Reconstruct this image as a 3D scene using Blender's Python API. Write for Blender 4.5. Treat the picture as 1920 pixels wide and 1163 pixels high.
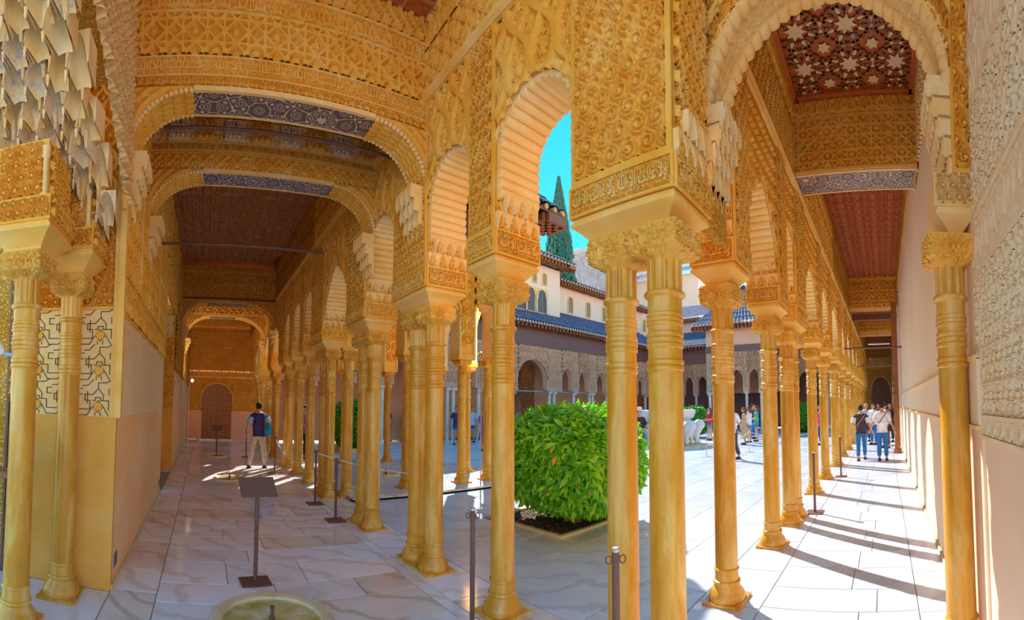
import bpy, bmesh, math, random
import numpy as np
from mathutils import Matrix, Vector
random.seed(7); np.random.seed(7)
SC = bpy.context.scene
for o in list(bpy.data.objects): bpy.data.objects.remove(o)
PI = math.pi

# ---------------------------------------------------------------- camera (stitched cylindrical panorama)
FPX, Y0, PITCH, ROLL, YAW, EYE = 811.5, 731.0, .0440, -.0030, .7097, 1.65
def cam_matrix():
    cp, sp = math.cos(PITCH), math.sin(PITCH); cr, sr = math.cos(ROLL), math.sin(ROLL); cy, sy = math.cos(YAW), math.sin(YAW)
    Rx = np.array([[1,0,0],[0,cp,-sp],[0,sp,cp]]); Ry = np.array([[cr,0,sr],[0,1,0],[-sr,0,cr]]); Rz = np.array([[cy,sy,0],[-sy,cy,0],[0,0,1]])
    return Rz @ Rx @ Ry
_M = cam_matrix()
cam = bpy.data.cameras.new('camera'); cam.type = 'PANO'; cam.panorama_type = 'CENTRAL_CYLINDRICAL'
cam.central_cylindrical_radius = 1.0
cam.central_cylindrical_range_u_min = -960 / FPX; cam.central_cylindrical_range_u_max = 960 / FPX
cam.central_cylindrical_range_v_min = (Y0 - 1163) / FPX; cam.central_cylindrical_range_v_max = Y0 / FPX
cam.clip_start = .02; cam.clip_end = 500
camo = bpy.data.objects.new('camera', cam); SC.collection.objects.link(camo)
_r, _f, _u = _M[:, 0], _M[:, 1], _M[:, 2]
camo.matrix_world = Matrix(((_r[0], _u[0], -_f[0], 0), (_r[1], _u[1], -_f[1], 0), (_r[2], _u[2], -_f[2], EYE), (0, 0, 0, 1)))
SC.camera = camo

# ---------------------------------------------------------------- sky, sun, exposure
SUN_AZ = (.595, .804); SUN_EL = math.radians(44)
world = bpy.data.worlds.new('sky'); SC.world = world; world.use_nodes = True
wt = world.node_tree; wt.nodes.clear()
w_out = wt.nodes.new('ShaderNodeOutputWorld'); w_bg = wt.nodes.new('ShaderNodeBackground')
w_tc = wt.nodes.new('ShaderNodeTexCoord'); w_sep = wt.nodes.new('ShaderNodeSeparateXYZ'); w_ramp = wt.nodes.new('ShaderNodeValToRGB')
wt.links.new(w_tc.outputs['Generated'], w_sep.inputs[0]); wt.links.new(w_sep.outputs['Z'], w_ramp.inputs[0])
e = w_ramp.color_ramp.elements
e[0].position = 0.0; e[0].color = (1.10, .92, .72, 1)
e[1].position = .75; e[1].color = (.006, .21, .47, 1)
m_ = e.new(.20); m_.color = (.50, .62, .66, 1)
m_ = e.new(.34); m_.color = (.035, .31, .56, 1)
wt.links.new(w_ramp.outputs[0], w_bg.inputs[0]); w_bg.inputs[1].default_value = 1.0
wt.links.new(w_bg.outputs[0], w_out.inputs[0])
sun = bpy.data.lights.new('sun', 'SUN'); sun.energy = 2.4; sun.angle = .009; sun.color = (1.0, .95, .87)
suno = bpy.data.objects.new('sun', sun); SC.collection.objects.link(suno)
_sd = Vector((SUN_AZ[0] * math.cos(SUN_EL), SUN_AZ[1] * math.cos(SUN_EL), math.sin(SUN_EL)))
suno.rotation_euler = _sd.to_track_quat('Z', 'Y').to_euler(); suno.location = (10, 10, 30)
SC.view_settings.view_transform = 'Standard'; SC.view_settings.look = 'None'
SC.view_settings.exposure = 1.65; SC.view_settings.gamma = 1.0; SC.view_settings.use_curve_mapping = False
SC.cycles.use_denoising = True
SC.cycles.adaptive_threshold = .02; SC.cycles.max_bounces = 10; SC.cycles.diffuse_bounces = 6; SC.cycles.glossy_bounces = 3; SC.cycles.transmission_bounces = 4
SC.cycles.caustics_reflective = False; SC.cycles.caustics_refractive = False; SC.cycles.sample_clamp_indirect = 8.0

# ---------------------------------------------------------------- mesh helpers
COL = SC.collection
class MB:
    """collects quads/tris; build() makes one mesh object with metric box-projected UVs"""
    def __init__(s): s.v = []; s.q = []; s.t = []; s.n = 0
    def add(s, V, Q=None, T=None):
        V = np.asarray(V, float).reshape(-1, 3); s.v.append(V)
        if Q is not None and len(Q): s.q.append(np.asarray(Q, int).reshape(-1, 4) + s.n)
        if T is not None and len(T): s.t.append(np.asarray(T, int).reshape(-1, 3) + s.n)
        s.n += len(V); return s
    def grid(s, P, cu=False, cv=False):
        P = np.asarray(P, float); a, b = P.shape[:2]
        idx = np.arange(a * b).reshape(a, b)
        if cu: idx = np.vstack([idx, idx[:1]])
        if cv: idx = np.hstack([idx, idx[:, :1]])
        Q = np.stack([idx[:-1, :-1], idx[1:, :-1], idx[1:, 1:], idx[:-1, 1:]], -1).reshape(-1, 4)
        return s.add(P.reshape(-1, 3), Q)
    def box(s, x0, x1, y0, y1, z0, z1):
        V = [(x, y, z) for x in (x0, x1) for y in (y0, y1) for z in (z0, z1)]
        return s.add(V, [(0,1,3,2),(4,6,7,5),(0,4,5,1),(2,3,7,6),(0,2,6,4),(1,5,7,3)])
    def obox(s, O, U, V, N, w, h, d0, d1):
        O, U, V, N = map(np.asarray, (O, U, V, N))
        P = [O + U * a + V * b + N * c for a in (0, w) for b in (0, h) for c in (d0, d1)]
        return s.add(P, [(0,1,3,2),(4,6,7,5),(0,4,5,1),(2,3,7,6),(0,2,6,4),(1,5,7,3)])
    def lathe(s, prof, n=16, c=(0, 0, 0), sx=1, sy=1):
        pr = np.array(prof, float); a = np.linspace(0, 2 * PI, n, endpoint=False)
        P = np.stack([c[0] + sx * pr[:, 0, None] * np.cos(a), c[1] + sy * pr[:, 0, None] * np.sin(a), c[2] + pr[:, 1, None] + 0 * a], -1)
        return s.grid(P, cv=True)
    def tube(s, path, r, n=8, cap=True):
        path = [np.asarray(p, float) for p in path]; m = len(path); r = r if hasattr(r, '__len__') else [r] * m
        R = []; up = None
        for i, p in enumerate(path):
            t = path[min(i + 1, m - 1)] - path[max(i - 1, 0)]; t = t / (np.linalg.norm(t) + 1e-9)
            if up is None:
                up = np.array([0, 0, 1.]) if abs(t[2]) < .9 else np.array([1., 0, 0])
            a = np.cross(t, up); a /= np.linalg.norm(a) + 1e-9; b = np.cross(a, t); up = b
            an = np.linspace(0, 2 * PI, n, endpoint=False)
            R.append(p + r[i] * (np.cos(an)[:, None] * a + np.sin(an)[:, None] * b))
        s.grid(np.array(R), cv=True)
        if cap:
            for i in (0, -1):
                k = s.n; s.add(np.vstack([R[i], path[i][None]]), None, [(j, (j + 1) % n, n) for j in range(n)])
        return s
    def sphere(s, c, r, n=12, m=8, sc=(1, 1, 1)):
        t = np.linspace(0, PI, m + 1)
        P = np.array([[(c[0] + r * sc[0] * math.sin(a) * math.cos(b), c[1] + r * sc[1] * math.sin(a) * math.sin(b), c[2] + r * sc[2] * math.cos(a)) for b in np.linspace(0, 2 * PI, n, endpoint=False)] for a in t])
        return s.grid(P, cv=True)
    def prism(s, poly, z0, z1):
        n = len(poly); V = [(x, y, z0) for x, y in poly] + [(x, y, z1) for x, y in poly]
        cx, cy = sum(p[0] for p in poly) / n, sum(p[1] for p in poly) / n
        V += [(cx, cy, z0), (cx, cy, z1)]
        s.add(V, [(i, (i + 1) % n, n + (i + 1) % n, n + i) for i in range(n)], [(i, (i + 1) % n, 2 * n) for i in range(n)] + [(n + i, n + (i + 1) % n, 2 * n + 1) for i in range(n)])
        return s
    def mesh(s, name, smooth=True, sharp=None):
        V = np.vstack(s.v); Q = np.vstack(s.q) if s.q else np.zeros((0, 4), int); T = np.vstack(s.t) if s.t else np.zeros((0, 3), int)
        me = bpy.data.meshes.new(name); nl = len(Q) * 4 + len(T) * 3; npoly = len(Q) + len(T)
        me.vertices.add(len(V)); me.vertices.foreach_set('co', V.ravel())
        me.loops.add(nl); li = np.concatenate([Q.ravel(), T.ravel()]); me.loops.foreach_set('vertex_index', li)
        me.polygons.add(npoly)
        st = np.concatenate([np.arange(len(Q)) * 4, len(Q) * 4 + np.arange(len(T)) * 3])
        me.polygons.foreach_set('loop_start', st)
        me.polygons.foreach_set('use_smooth', np.full(npoly, bool(smooth)))
        def nrm(F): return np.cross(V[F[:, 2]] - V[F[:, 0]], V[F[:, -1]] - V[F[:, 1]] if F.shape[1] == 4 else V[F[:, 1]] - V[F[:, 0]])
        uv = np.zeros((nl, 2)); k = 0
        for F in (Q, T):
            if not len(F): continue
            nn = np.abs(nrm(F)); ax = nn.argmax(1); P = V[F]
            ua = np.where(ax == 0, 1, 0); va = np.where(ax == 2, 1, 2)
            w = F.shape[1]; r = np.arange(len(F))[:, None]; c = np.arange(w)[None]
            uv[k:k + len(F) * w, 0] = P[r, c, ua[:, None]].ravel(); uv[k:k + len(F) * w, 1] = P[r, c, va[:, None]].ravel(); k += len(F) * w
        lay = me.uv_layers.new(name='metric'); lay.data.foreach_set('uv', uv.ravel())
        me.update(calc_edges=True); me.validate()
        if sharp is not None and smooth:
            try: me.set_sharp_from_angle(angle=math.radians(sharp))
            except Exception: pass
        return me
    def build(s, name, mat, parent=None, smooth=True, sharp=35, loc=None):
        return link(name, s.mesh(name, smooth, sharp), mat, parent, loc)
def link(name, me, mat=None, parent=None, loc=None):
    if mat is not None and not me.materials: me.materials.append(mat)
    o = bpy.data.objects.new(name, me); COL.objects.link(o)
    if parent is not None: o.parent = parent
    if loc is not None: o.location = loc
    if mat is not None and me.materials[0] is not mat:
        o.material_slots[0].link = 'OBJECT'; o.material_slots[0].material = mat
    return o
def tag(o, label=None, cat=None, group=None, kind=None):
    if label: o['label'] = label
    if cat: o['category'] = cat
    if group: o['group'] = group
    if kind: o['kind'] = kind
    return o
def thing(name, label, cat, loc=(0, 0, 0), rz=0, group=None, kind=None):
    o = bpy.data.objects.new(name, None); COL.objects.link(o); o.empty_display_size = .1
    o.location = loc; o.rotation_euler = (0, 0, rz)
    return tag(o, label, cat, group, kind)
def struct(name, label, cat): return thing(name, label, cat, kind='structure')
def copy_tree(o, parent=None):
    c = o.copy(); COL.objects.link(c); c.parent = parent
    for ch in list(o.children): copy_tree(ch, c)
    return c
def floor_px(x, y, z=0.0):
    """where a sight line of the survey meets the height z (used once, to lay the plan out in metres)"""
    a = (x - 960) / FPX; v = _M @ np.array([math.sin(a), math.cos(a), (Y0 - y) / FPX]); t = (z - EYE) / v[2]
    return v[0] * t, v[1] * t
def beads(mb, pts, r, n=6): 
    for p in pts: mb.sphere(p, r, n, 4)
# ---------------------------------------------------------------- materials
def new_mat(name):
    m = bpy.data.materials.new(name); m.use_nodes = True; nt = m.node_tree
    b = nt.nodes['Principled BSDF']; return m, nt, b
def nd(nt, t, **kw):
    n = nt.nodes.new('ShaderNode' + t)
    for k, v in kw.items():
        if k.startswith('i_'):
            key = k[2:]; key = int(key) if key.isdigit() else key.replace('_', ' ')
            if hasattr(v, 'is_output'): nt.links.new(v, n.inputs[key])
            else: n.inputs[key].default_value = v
        else: setattr(n, k, v)
    return n
def ramp(nt, fac, stops, interp='LINEAR'):
    r = nt.nodes.new('ShaderNodeValToRGB'); r.color_ramp.interpolation = interp; el = r.color_ramp.elements
    while len(el) < len(stops): el.new(.5)
    for e_, (p, c) in zip(el, stops): e_.position = p; e_.color = (*c, 1) if len(c) == 3 else c
    nt.links.new(fac, r.inputs[0]); return r.outputs[0]
def mathn(nt, op, a, b=None, c=None):
    n = nt.nodes.new('ShaderNodeMath'); n.operation = op
    for i, v in enumerate((a, b, c)):
        if v is None: continue
        if hasattr(v, 'is_output'): nt.links.new(v, n.inputs[i])
        else: n.inputs[i].default_value = v
    return n.outputs[0]
def uvm(nt, scale=1.0):
    u = nd(nt, 'UVMap'); 
    return u.outputs[0]
def plaster(name, cols, rough=.75, vscale=3.0, bump=None, spec=.25):
    """cols: three colours mixed by a slow noise; bump: (kind, scale, distance)"""
    m, nt, b = new_mat(name); uv = uvm(nt)
    geo = nd(nt, 'NewGeometry')
    n1 = nd(nt, 'TexNoise', i_Vector=geo.outputs['Position'], i_Scale=vscale, i_Detail=6.0, i_Roughness=.65)
    col = ramp(nt, n1.outputs[0], [(.30, cols[0]), (.5, cols[1]), (.70, cols[2])])
    nt.links.new(col, b.inputs['Base Color']); b.inputs['Roughness'].default_value = rough; b.inputs['Specular IOR Level'].default_value = spec
    if bump:
        kind, sc, dist = bump
        if kind == 'carved':
            wob = nd(nt, 'TexNoise', i_Vector=uv, i_Scale=sc * .5, i_Detail=1.0)
            mx = nd(nt, 'MixRGB', blend_type='ADD', i_Fac=.06, i_Color1=uv, i_Color2=wob.outputs['Color'])
            vo = nd(nt, 'TexVoronoi', feature='DISTANCE_TO_EDGE', i_Vector=mx.outputs[0], i_Scale=sc)
            v2 = nd(nt, 'TexVoronoi', feature='SMOOTH_F1', i_Vector=mx.outputs[0], i_Scale=sc * 2.3)
            r1 = ramp(nt, vo.outputs[0], [(.03, (1, 1, 1)), (.12, (.15, .15, .15)), (.25, (.8, .8, .8))])
            h = mathn(nt, 'ADD', r1, mathn(nt, 'MULTIPLY', v2.outputs[0], -.5))
        elif kind == 'incised':
            br = nd(nt, 'TexBrick', i_Vector=uv, i_Scale=1.0)
            br.inputs['Brick Width'].default_value = .11; br.inputs['Row Height'].default_value = .042; br.inputs['Mortar Size'].default_value = .004
            h = mathn(nt, 'MULTIPLY', br.outputs['Fac'], -1.0)
        else:
            h = nd(nt, 'TexNoise', i_Vector=geo.outputs['Position'], i_Scale=sc, i_Detail=8.0, i_Roughness=.7).outputs[0]
        bp = nd(nt, 'Bump', i_Strength=1.0, i_Distance=dist, i_Height=h); nt.links.new(bp.outputs[0], b.inputs['Normal'])
    return m
GOLD3 = ((.88, .39, .03), (.93, .48, .065), (.95, .58, .14))
M = {}
M['gold'] = plaster('carved_gold_plaster', GOLD3, bump=('fine', 60, .004))
M['gold_carved'] = plaster('carved_gold_plaster_fine', GOLD3, bump=('carved', 22, .02))
M['gold_smooth'] = plaster('gold_moulding', ((.88, .46, .07), (.92, .55, .13), (.95, .66, .26)), bump=('fine', 40, .003))
M['gold_pale'] = plaster('pale_gold_plaster', ((.92, .56, .17), (.94, .63, .25), (.96, .73, .38)), bump=('fine', 60, .004))
M['cream_carved'] = plaster('cream_carved_plaster', ((.94, .70, .38), (.95, .77, .48), (.96, .84, .60)), bump=('fine', 60, .004))
M['dado'] = plaster('orange_dado_plaster', ((.92, .50, .19), (.94, .57, .27), (.95, .64, .36)), vscale=1.6, bump=('fine', 14, .004))
M['dado_deep'] = plaster('deep_orange_dado', ((.78, .36, .05), (.84, .43, .08), (.88, .50, .14)), vscale=1.8, bump=('fine', 14, .004))
M['cream'] = plaster('cream_wall_plaster', ((.93, .71, .46), (.94, .75, .52), (.95, .79, .59)), vscale=.9, bump=('fine', 10, .003))
M['incised'] = plaster('incised_plaster', ((.88, .62, .30), (.90, .68, .38), (.92, .74, .46)), bump=('incised', 1, .012))
M['pink'] = plaster('pink_court_plaster', ((.96, .48, .27), (.97, .53, .32), (.98, .59, .39)), vscale=1.0, bump=('fine', 12, .004))
M['pink_carved'] = plaster('pink_carved_plaster', ((.95, .46, .25), (.96, .52, .30), (.97, .58, .37)), bump=('carved', 9, .03))
M['white_wall'] = plaster('white_rendered_wall', ((.98, .64, .44), (.98, .68, .49), (.98, .72, .55)), vscale=.5, bump=('fine', 6, .004))
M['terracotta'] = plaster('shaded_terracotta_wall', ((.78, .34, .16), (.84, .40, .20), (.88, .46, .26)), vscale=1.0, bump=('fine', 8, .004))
M['dado_cream'] = plaster('cream_pink_dado', ((.92, .64, .42), (.94, .69, .48), (.95, .74, .55)), vscale=1.2, bump=('fine', 12, .003))
M['blue_stucco'] = plaster('blue_traced_stucco', ((.88, .62, .30), (.92, .72, .44), (.46, .42, .56)), vscale=22, bump=('fine', 60, .004))
M['pale_stucco'] = plaster('pale_stucco', ((.90, .58, .20), (.93, .68, .34), (.95, .78, .50)), vscale=7, bump=('fine', 60, .004))

def wood(name, c, rough=.45, sc=4, bump=.004):
    m, nt, b = new_mat(name); geo = nd(nt, 'NewGeometry')
    mp = nd(nt, 'Mapping', i_Vector=geo.outputs['Position']); mp.inputs['Scale'].default_value = (sc, sc, sc * .35)
    n = nd(nt, 'TexNoise', i_Vector=mp.outputs[0], i_Scale=5.0, i_Detail=6.0, i_Roughness=.6)
    nt.links.new(ramp(nt, n.outputs[0], [(.3, tuple(x * .75 for x in c)), (.6, c), (.75, tuple(min(1, x * 1.35) for x in c))]), b.inputs['Base Color'])
    b.inputs['Roughness'].default_value = rough
    bp = nd(nt, 'Bump', i_Distance=bump, i_Height=n.outputs[0]); nt.links.new(bp.outputs[0], b.inputs['Normal']); return m
M['wood_red'] = wood('red_ceiling_wood', (.58, .15, .035))
M['wood_brown'] = wood('brown_ceiling_wood', (.60, .25, .10))
M['wood_door'] = wood('orange_brown_door_wood', (.42, .13, .02))
M['wood_dark'] = wood('dark_eave_wood', (.22, .09, .06))
M['wood_frame'] = wood('reddish_timber', (.38, .12, .03))
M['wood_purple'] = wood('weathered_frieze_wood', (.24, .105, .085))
M['inlay'] = plaster('painted_inlay', ((.80, .58, .24), (.88, .72, .40), (.90, .80, .56)), vscale=30, rough=.5)
M['inlay_grey'] = plaster('grey_inlay', ((.40, .36, .38), (.48, .44, .46), (.56, .52, .54)), vscale=30, rough=.5)

def stone(name, cols, rough, vein=None, vsc=2.0, streak=(1, 1, 1), rnd=True, stain=None):
    m, nt, b = new_mat(name); geo = nd(nt, 'NewGeometry'); oi = nd(nt, 'ObjectInfo')
    off = nd(nt, 'VectorMath', operation='SCALE', i_0=nd(nt, 'CombineXYZ', i_X=oi.outputs['Random'], i_Y=mathn(nt, 'MULTIPLY', oi.outputs['Random'], 7.3), i_Z=oi.outputs['Random']).outputs[0]); off.inputs['Scale'].default_value = 31.0
    pos = nd(nt, 'VectorMath', operation='ADD', i_0=geo.outputs['Position'], i_1=off.outputs[0])
    mp = nd(nt, 'Mapping', i_Vector=pos.outputs[0]); mp.inputs['Scale'].default_value = streak
    n = nd(nt, 'TexNoise', i_Vector=mp.outputs[0], i_Scale=vsc, i_Detail=8.0, i_Roughness=.62, i_Distortion=.6)
    col = ramp(nt, n.outputs[0], [(.30, cols[0]), (.5, cols[1]), (.68, cols[2])])
    if rnd:
        hs = nd(nt, 'HueSaturation', i_Color=col, i_Value=mathn(nt, 'ADD', .90, mathn(nt, 'MULTIPLY', oi.outputs['Random'], .16))); col = hs.outputs[0]
    if vein:
        wv = nd(nt, 'TexWave', wave_type='BANDS', bands_direction='DIAGONAL', i_Vector=pos.outputs[0], i_Scale=1.1, i_Distortion=9.0, i_Detail=5.0); wv.inputs['Detail Scale'].default_value = 1.2
        f = ramp(nt, wv.outputs[0], [(.80, (0, 0, 0)), (.97, (.75, .75, .75))])
        col = nd(nt, 'MixRGB', i_Fac=f, i_Color1=col, i_Color2=(*vein, 1)).outputs[0]
    if stain:
        n2 = nd(nt, 'TexNoise', i_Vector=mp.outputs[0], i_Scale=vsc * 3.2, i_Detail=10.0, i_Roughness=.75)
        f = ramp(nt, n2.outputs[0], [(.56, (0, 0, 0)), (.70, (.8, .8, .8))])
        col = nd(nt, 'MixRGB', i_Fac=f, i_Color1=col, i_Color2=(*stain, 1)).outputs[0]
    nt.links.new(col, b.inputs['Base Color'])
    r2 = ramp(nt, n.outputs[0], [(.3, (rough,) * 3), (.7, (min(1, rough * 1.9),) * 3)]); nt.links.new(r2, b.inputs['Roughness'])
    bp = nd(nt, 'Bump', i_Strength=.4, i_Distance=.004, i_Height=n.outputs[0]); nt.links.new(bp.outputs[0], b.inputs['Normal'])
    return m
M['marble'] = stone('white_veined_marble', ((.86, .79, .86), (.91, .87, .92), (.93, .91, .95)), .07, vein=(.76, .66, .62), vsc=1.3)
M['marble_tan'] = stone('tan_veined_marble', ((.76, .62, .52), (.84, .73, .66), (.88, .81, .76)), .08, vein=(.60, .46, .36), vsc=1.6, streak=(.7, 2, 1))
M['marble_court'] = stone('court_marble', ((.56, .63, .73), (.62, .69, .79), (.68, .74, .83)), .16, vein=(.52, .56, .66), vsc=1.0)
M['joint'] = plaster('dark_joint_bed', ((.30, .26, .24), (.36, .32, .30), (.42, .38, .36)), vscale=6)
M['column'] = stone('golden_marble_column', ((.62, .245, .010), (.73, .35, .030), (.86, .56, .17)), .20, vsc=2.6, streak=(2.2, 2.2, .45), stain=(.52, .22, .015))
M['capital'] = stone('golden_carved_capital', ((.78, .35, .03), (.86, .45, .06), (.92, .56, .14)), .45, vsc=5)
M['column_white'] = stone('pale_marble_column', ((.84, .62, .46), (.88, .68, .53), (.92, .76, .63)), .35, vsc=3, streak=(2, 2, .6))
M['lion'] = stone('worn_white_marble', ((.76, .72, .68), (.84, .81, .78), (.88, .86, .84)), .6, vsc=5)
M['rim'] = stone('worn_tan_marble', ((.66, .48, .26), (.78, .62, .38), (.84, .72, .52)), .35, vsc=5)
M['kerb'] = stone('yellow_stone_kerb', ((.72, .52, .24), (.80, .62, .34), (.84, .70, .46)), .5, vsc=4)
M['rubble'] = stone('grey_rubble_masonry', ((.40, .30, .26), (.56, .46, .42), (.66, .58, .56)), .9, vsc=1.4, stain=(.30, .26, .28))
def simple(name, c, rough=.5, metal=0.0, **kw):
    m, nt, b = new_mat(name); geo = nd(nt, 'NewGeometry')
    n = nd(nt, 'TexNoise', i_Vector=geo.outputs['Position'], i_Scale=kw.get('sc', 25.0), i_Detail=4.0)
    nt.links.new(ramp(nt, n.outputs[0], [(.3, tuple(x * .85 for x in c)), (.7, tuple(min(1, x * 1.12) for x in c))]), b.inputs['Base Color'])
    b.inputs['Roughness'].default_value = rough; b.inputs['Metallic'].default_value = metal
    if kw.get('sub'): b.inputs['Subsurface Weight'].default_value = kw['sub']; b.inputs['Subsurface Radius'].default_value = (.02, .01, .005)
    return m
M['post'] = simple('brown_painted_steel', (.17, .075, .06), .42)
M['rod'] = simple('dark_iron', (.20, .10, .06), .55, .3)
M['steel'] = simple('grey_steel', (.62, .62, .64), .35, .7)
M['grey_panel'] = simple('brown_grey_panel', (.19, .105, .085), .6)
M['rope'] = simple('white_rope', (.80, .76, .72), .8)
M['soil'] = plaster('dark_soil', ((.05, .03, .02), (.12, .07, .04), (.26, .15, .08)), vscale=26, bump=('fine', 40, .03))
M['bark'] = simple('brown_bark', (.30, .16, .07), .9)
M['vent'] = simple('grey_vent_grille', (.25, .23, .24), .5)
def leafmat(name, c1, c2, c3):
    m, nt, b = new_mat(name); oi = nd(nt, 'ObjectInfo'); geo = nd(nt, 'NewGeometry')
    n = nd(nt, 'TexNoise', i_Vector=geo.outputs['Position'], i_Scale=14.0, i_Detail=3.0)
    rs = mathn(nt, 'FRACT', mathn(nt, 'ADD', mathn(nt, 'ADD', n.outputs[0], geo.outputs['Random Per Island']), oi.outputs['Random']))
    nt.links.new(ramp(nt, rs, [(.1, c1), (.5, c2), (.92, c3)]), b.inputs['Base Color'])
    b.inputs['Roughness'].default_value = .34
    tr = nd(nt, 'BsdfTranslucent', i_Color=(*[min(1, x * 1.5) for x in c2], 1)); mx = nd(nt, 'MixShader', i_0=.3, i_1=b.outputs[0], i_2=tr.outputs[0])
    nt.links.new(mx.outputs[0], nt.nodes['Material Output'].inputs[0]); return m
M['leaf'] = leafmat('orange_tree_leaf', (.07, .34, .006), (.20, .58, .012), (.50, .80, .03))
M['leaf_dark'] = leafmat('clipped_bush_leaf', (.03, .20, .01), (.07, .34, .012), (.16, .46, .02))
M['cypress'] = leafmat('cypress_foliage', (.005, .10, .075), (.008, .16, .10), (.02, .24, .14))
M['leaf_yellow'] = simple('yellow_leaf', (.75, .42, .03), .5)
M['roof_tile'] = stone('slate_blue_roof_tile', ((.06, .055, .10), (.13, .115, .18), (.30, .24, .27)), .65, vsc=5, stain=(.40, .28, .22))
M['tile_end'] = plaster('pale_tile_ends', ((.62, .42, .30), (.74, .56, .44), (.80, .66, .56)), vscale=8)
M['tile_gold'] = plaster('golden_tile_ends', ((.66, .38, .08), (.78, .50, .14), (.84, .62, .28)), vscale=8)
M['water'] = None
m, nt, b = new_mat('shallow_basin_water'); geo = nd(nt, 'NewGeometry')
n = nd(nt, 'TexNoise', i_Vector=geo.outputs['Position'], i_Scale=6.0, i_Detail=4.0)
nt.links.new(ramp(nt, n.outputs[0], [(.35, (.50, .42, .10)), (.5, (.66, .56, .24)), (.65, (.80, .72, .48))]), b.inputs['Base Color'])
b.inputs['Roughness'].default_value = .04; b.inputs['Coat Weight'].default_value = .6; M['water'] = m
m, nt, b = new_mat('window_dark_glass'); b.inputs['Base Color'].default_value = (.10, .07, .06, 1); b.inputs['Roughness'].default_value = .25; M['glass'] = m
# flat painted bands: interlace in dark blue and white
def interlace(name, dark, light, sc):
    m, nt, b = new_mat(name); uv = uvm(nt); sx = nd(nt, 'SeparateXYZ', i_0=uv); x, y = sx.outputs[0], sx.outputs[1]; tot = None
    for k in range(4):
        a = k * PI / 4; d = mathn(nt, 'ADD', mathn(nt, 'MULTIPLY', x, math.cos(a) * sc), mathn(nt, 'MULTIPLY', y, math.sin(a) * sc))
        c = mathn(nt, 'COSINE', d); tot = c if tot is None else mathn(nt, 'ADD', tot, c)
    f = mathn(nt, 'ABSOLUTE', mathn(nt, 'SINE', mathn(nt, 'MULTIPLY', tot, 1.25)))
    nt.links.new(ramp(nt, f, [(.0, light), (.34, light), (.44, dark)], 'EASE'), b.inputs['Base Color']); b.inputs['Roughness'].default_value = .4; return m
M['soffit_blue'] = interlace('blue_white_interlace', (.05, .045, .10), (.70, .58, .42), 58)
M['soffit_grey'] = interlace('grey_white_interlace', (.10, .10, .16), (.74, .66, .58), 58)
M['soffit_tan'] = interlace('tan_interlace', (.14, .09, .09), (.72, .55, .36), 52)
M['zellige'] = interlace('zellige_tile', (.02, .02, .03), (.70, .48, .14), 60)
M['strap'] = simple('dark_strap_line', (.06, .035, .03), .8)
for k_, c_ in dict(skin=(.62, .33, .20), navy=(.05, .035, .16), shirt_blue=(.42, .56, .72), khaki=(.60, .50, .34), jeans=(.02, .16, .46), white=(.86, .84, .88), black=(.025, .02, .03), charcoal=(.07, .045, .06), hair=(.035, .015, .012), brown_hair=(.20, .07, .025), orange=(.86, .22, .02), rose=(.80, .14, .42), teal=(.03, .48, .34), red=(.55, .03, .05), bag_blue=(.01, .30, .70), denim_short=(.10, .26, .48), lilac=(.55, .42, .66), tan=(.62, .42, .20), straw=(.86, .80, .70), purple=(.30, .10, .36), green=(.10, .42, .20), shoe=(.05, .04, .05)).items():
    M[k_] = simple(k_ + '_cloth' if k_ not in ('skin', 'hair', 'brown_hair', 'shoe') else k_ + '_surface', c_, .75 if k_ != 'skin' else .5, sc=12.0)
# ---------------------------------------------------------------- carved relief: height patterns in metres -> 0..1
def sstep(a, b, x): t = np.clip((x - a) / (b - a), 0, 1); return t * t * (3 - 2 * t)
def p_arab(s=.13, turns=2.1):
    def f(u, v):
        x, y = u / s, v / s; j = np.floor(y); x = x + .5 * (j % 2); i = np.floor(x); lx, ly = x - i - .5, y - j - .5
        d = np.where((i + j) % 2 == 0, 1., -1.); r = np.hypot(lx, ly); th = np.arctan2(ly, lx * d)
        a = r * turns * 2 - th / (2 * PI); fr = np.abs(a - np.round(a)); sp = 1 - sstep(.15, .33, fr)
        sp = np.where(r < .12, 1., sp) * (1 - sstep(.45, .53, r))
        cx, cy = .5 - np.abs(lx), .5 - np.abs(ly); rc = np.hypot(cx, cy); ang = np.arctan2(cy, cx)
        leaf = (1 - sstep(.2, .27, rc * (1 + .35 * np.cos(4 * ang)))) * (.55 + .45 * np.cos(18 * rc))
        return np.maximum(sp, leaf)
    return f
def p_star(s=.2, k=2.0):
    def f(u, v):
        t = 0
        for n in range(4):
            a = n * PI / 4; t = t + np.cos(2 * PI * (u * math.cos(a) + v * math.sin(a)) / s)
        return 1 - sstep(.25, .62, np.abs(np.sin(t * k)))
    return f
def p_net(s=.16, t=1.55):
    def f(u, v):
        w = .25 * np.sin(2 * PI * v / (s * t)); h = 0
        for sg in (1, -1):
            a = u / s + sg * (v / (s * t) + w * .5); fr = np.abs(a - np.round(a)); h = np.maximum(h, 1 - sstep(.09, .19, fr))
        a1, b1 = u / s + v / (s * t), u / s - v / (s * t); fa, fb = a1 - np.floor(a1) - .5, b1 - np.floor(b1) - .5
        leaf = (1 - sstep(.12, .22, np.hypot(fa, fb) * (1 + .3 * np.cos(6 * np.arctan2(fb, fa))))) * .8
        return np.maximum(h, leaf)
    return f
def p_lobes(s=.3):
    a, n2 = p_net(s, 1.9), p_arab(s * .42)
    return lambda u, v: np.maximum(a(u, v), .55 * n2(u, v))
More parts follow.
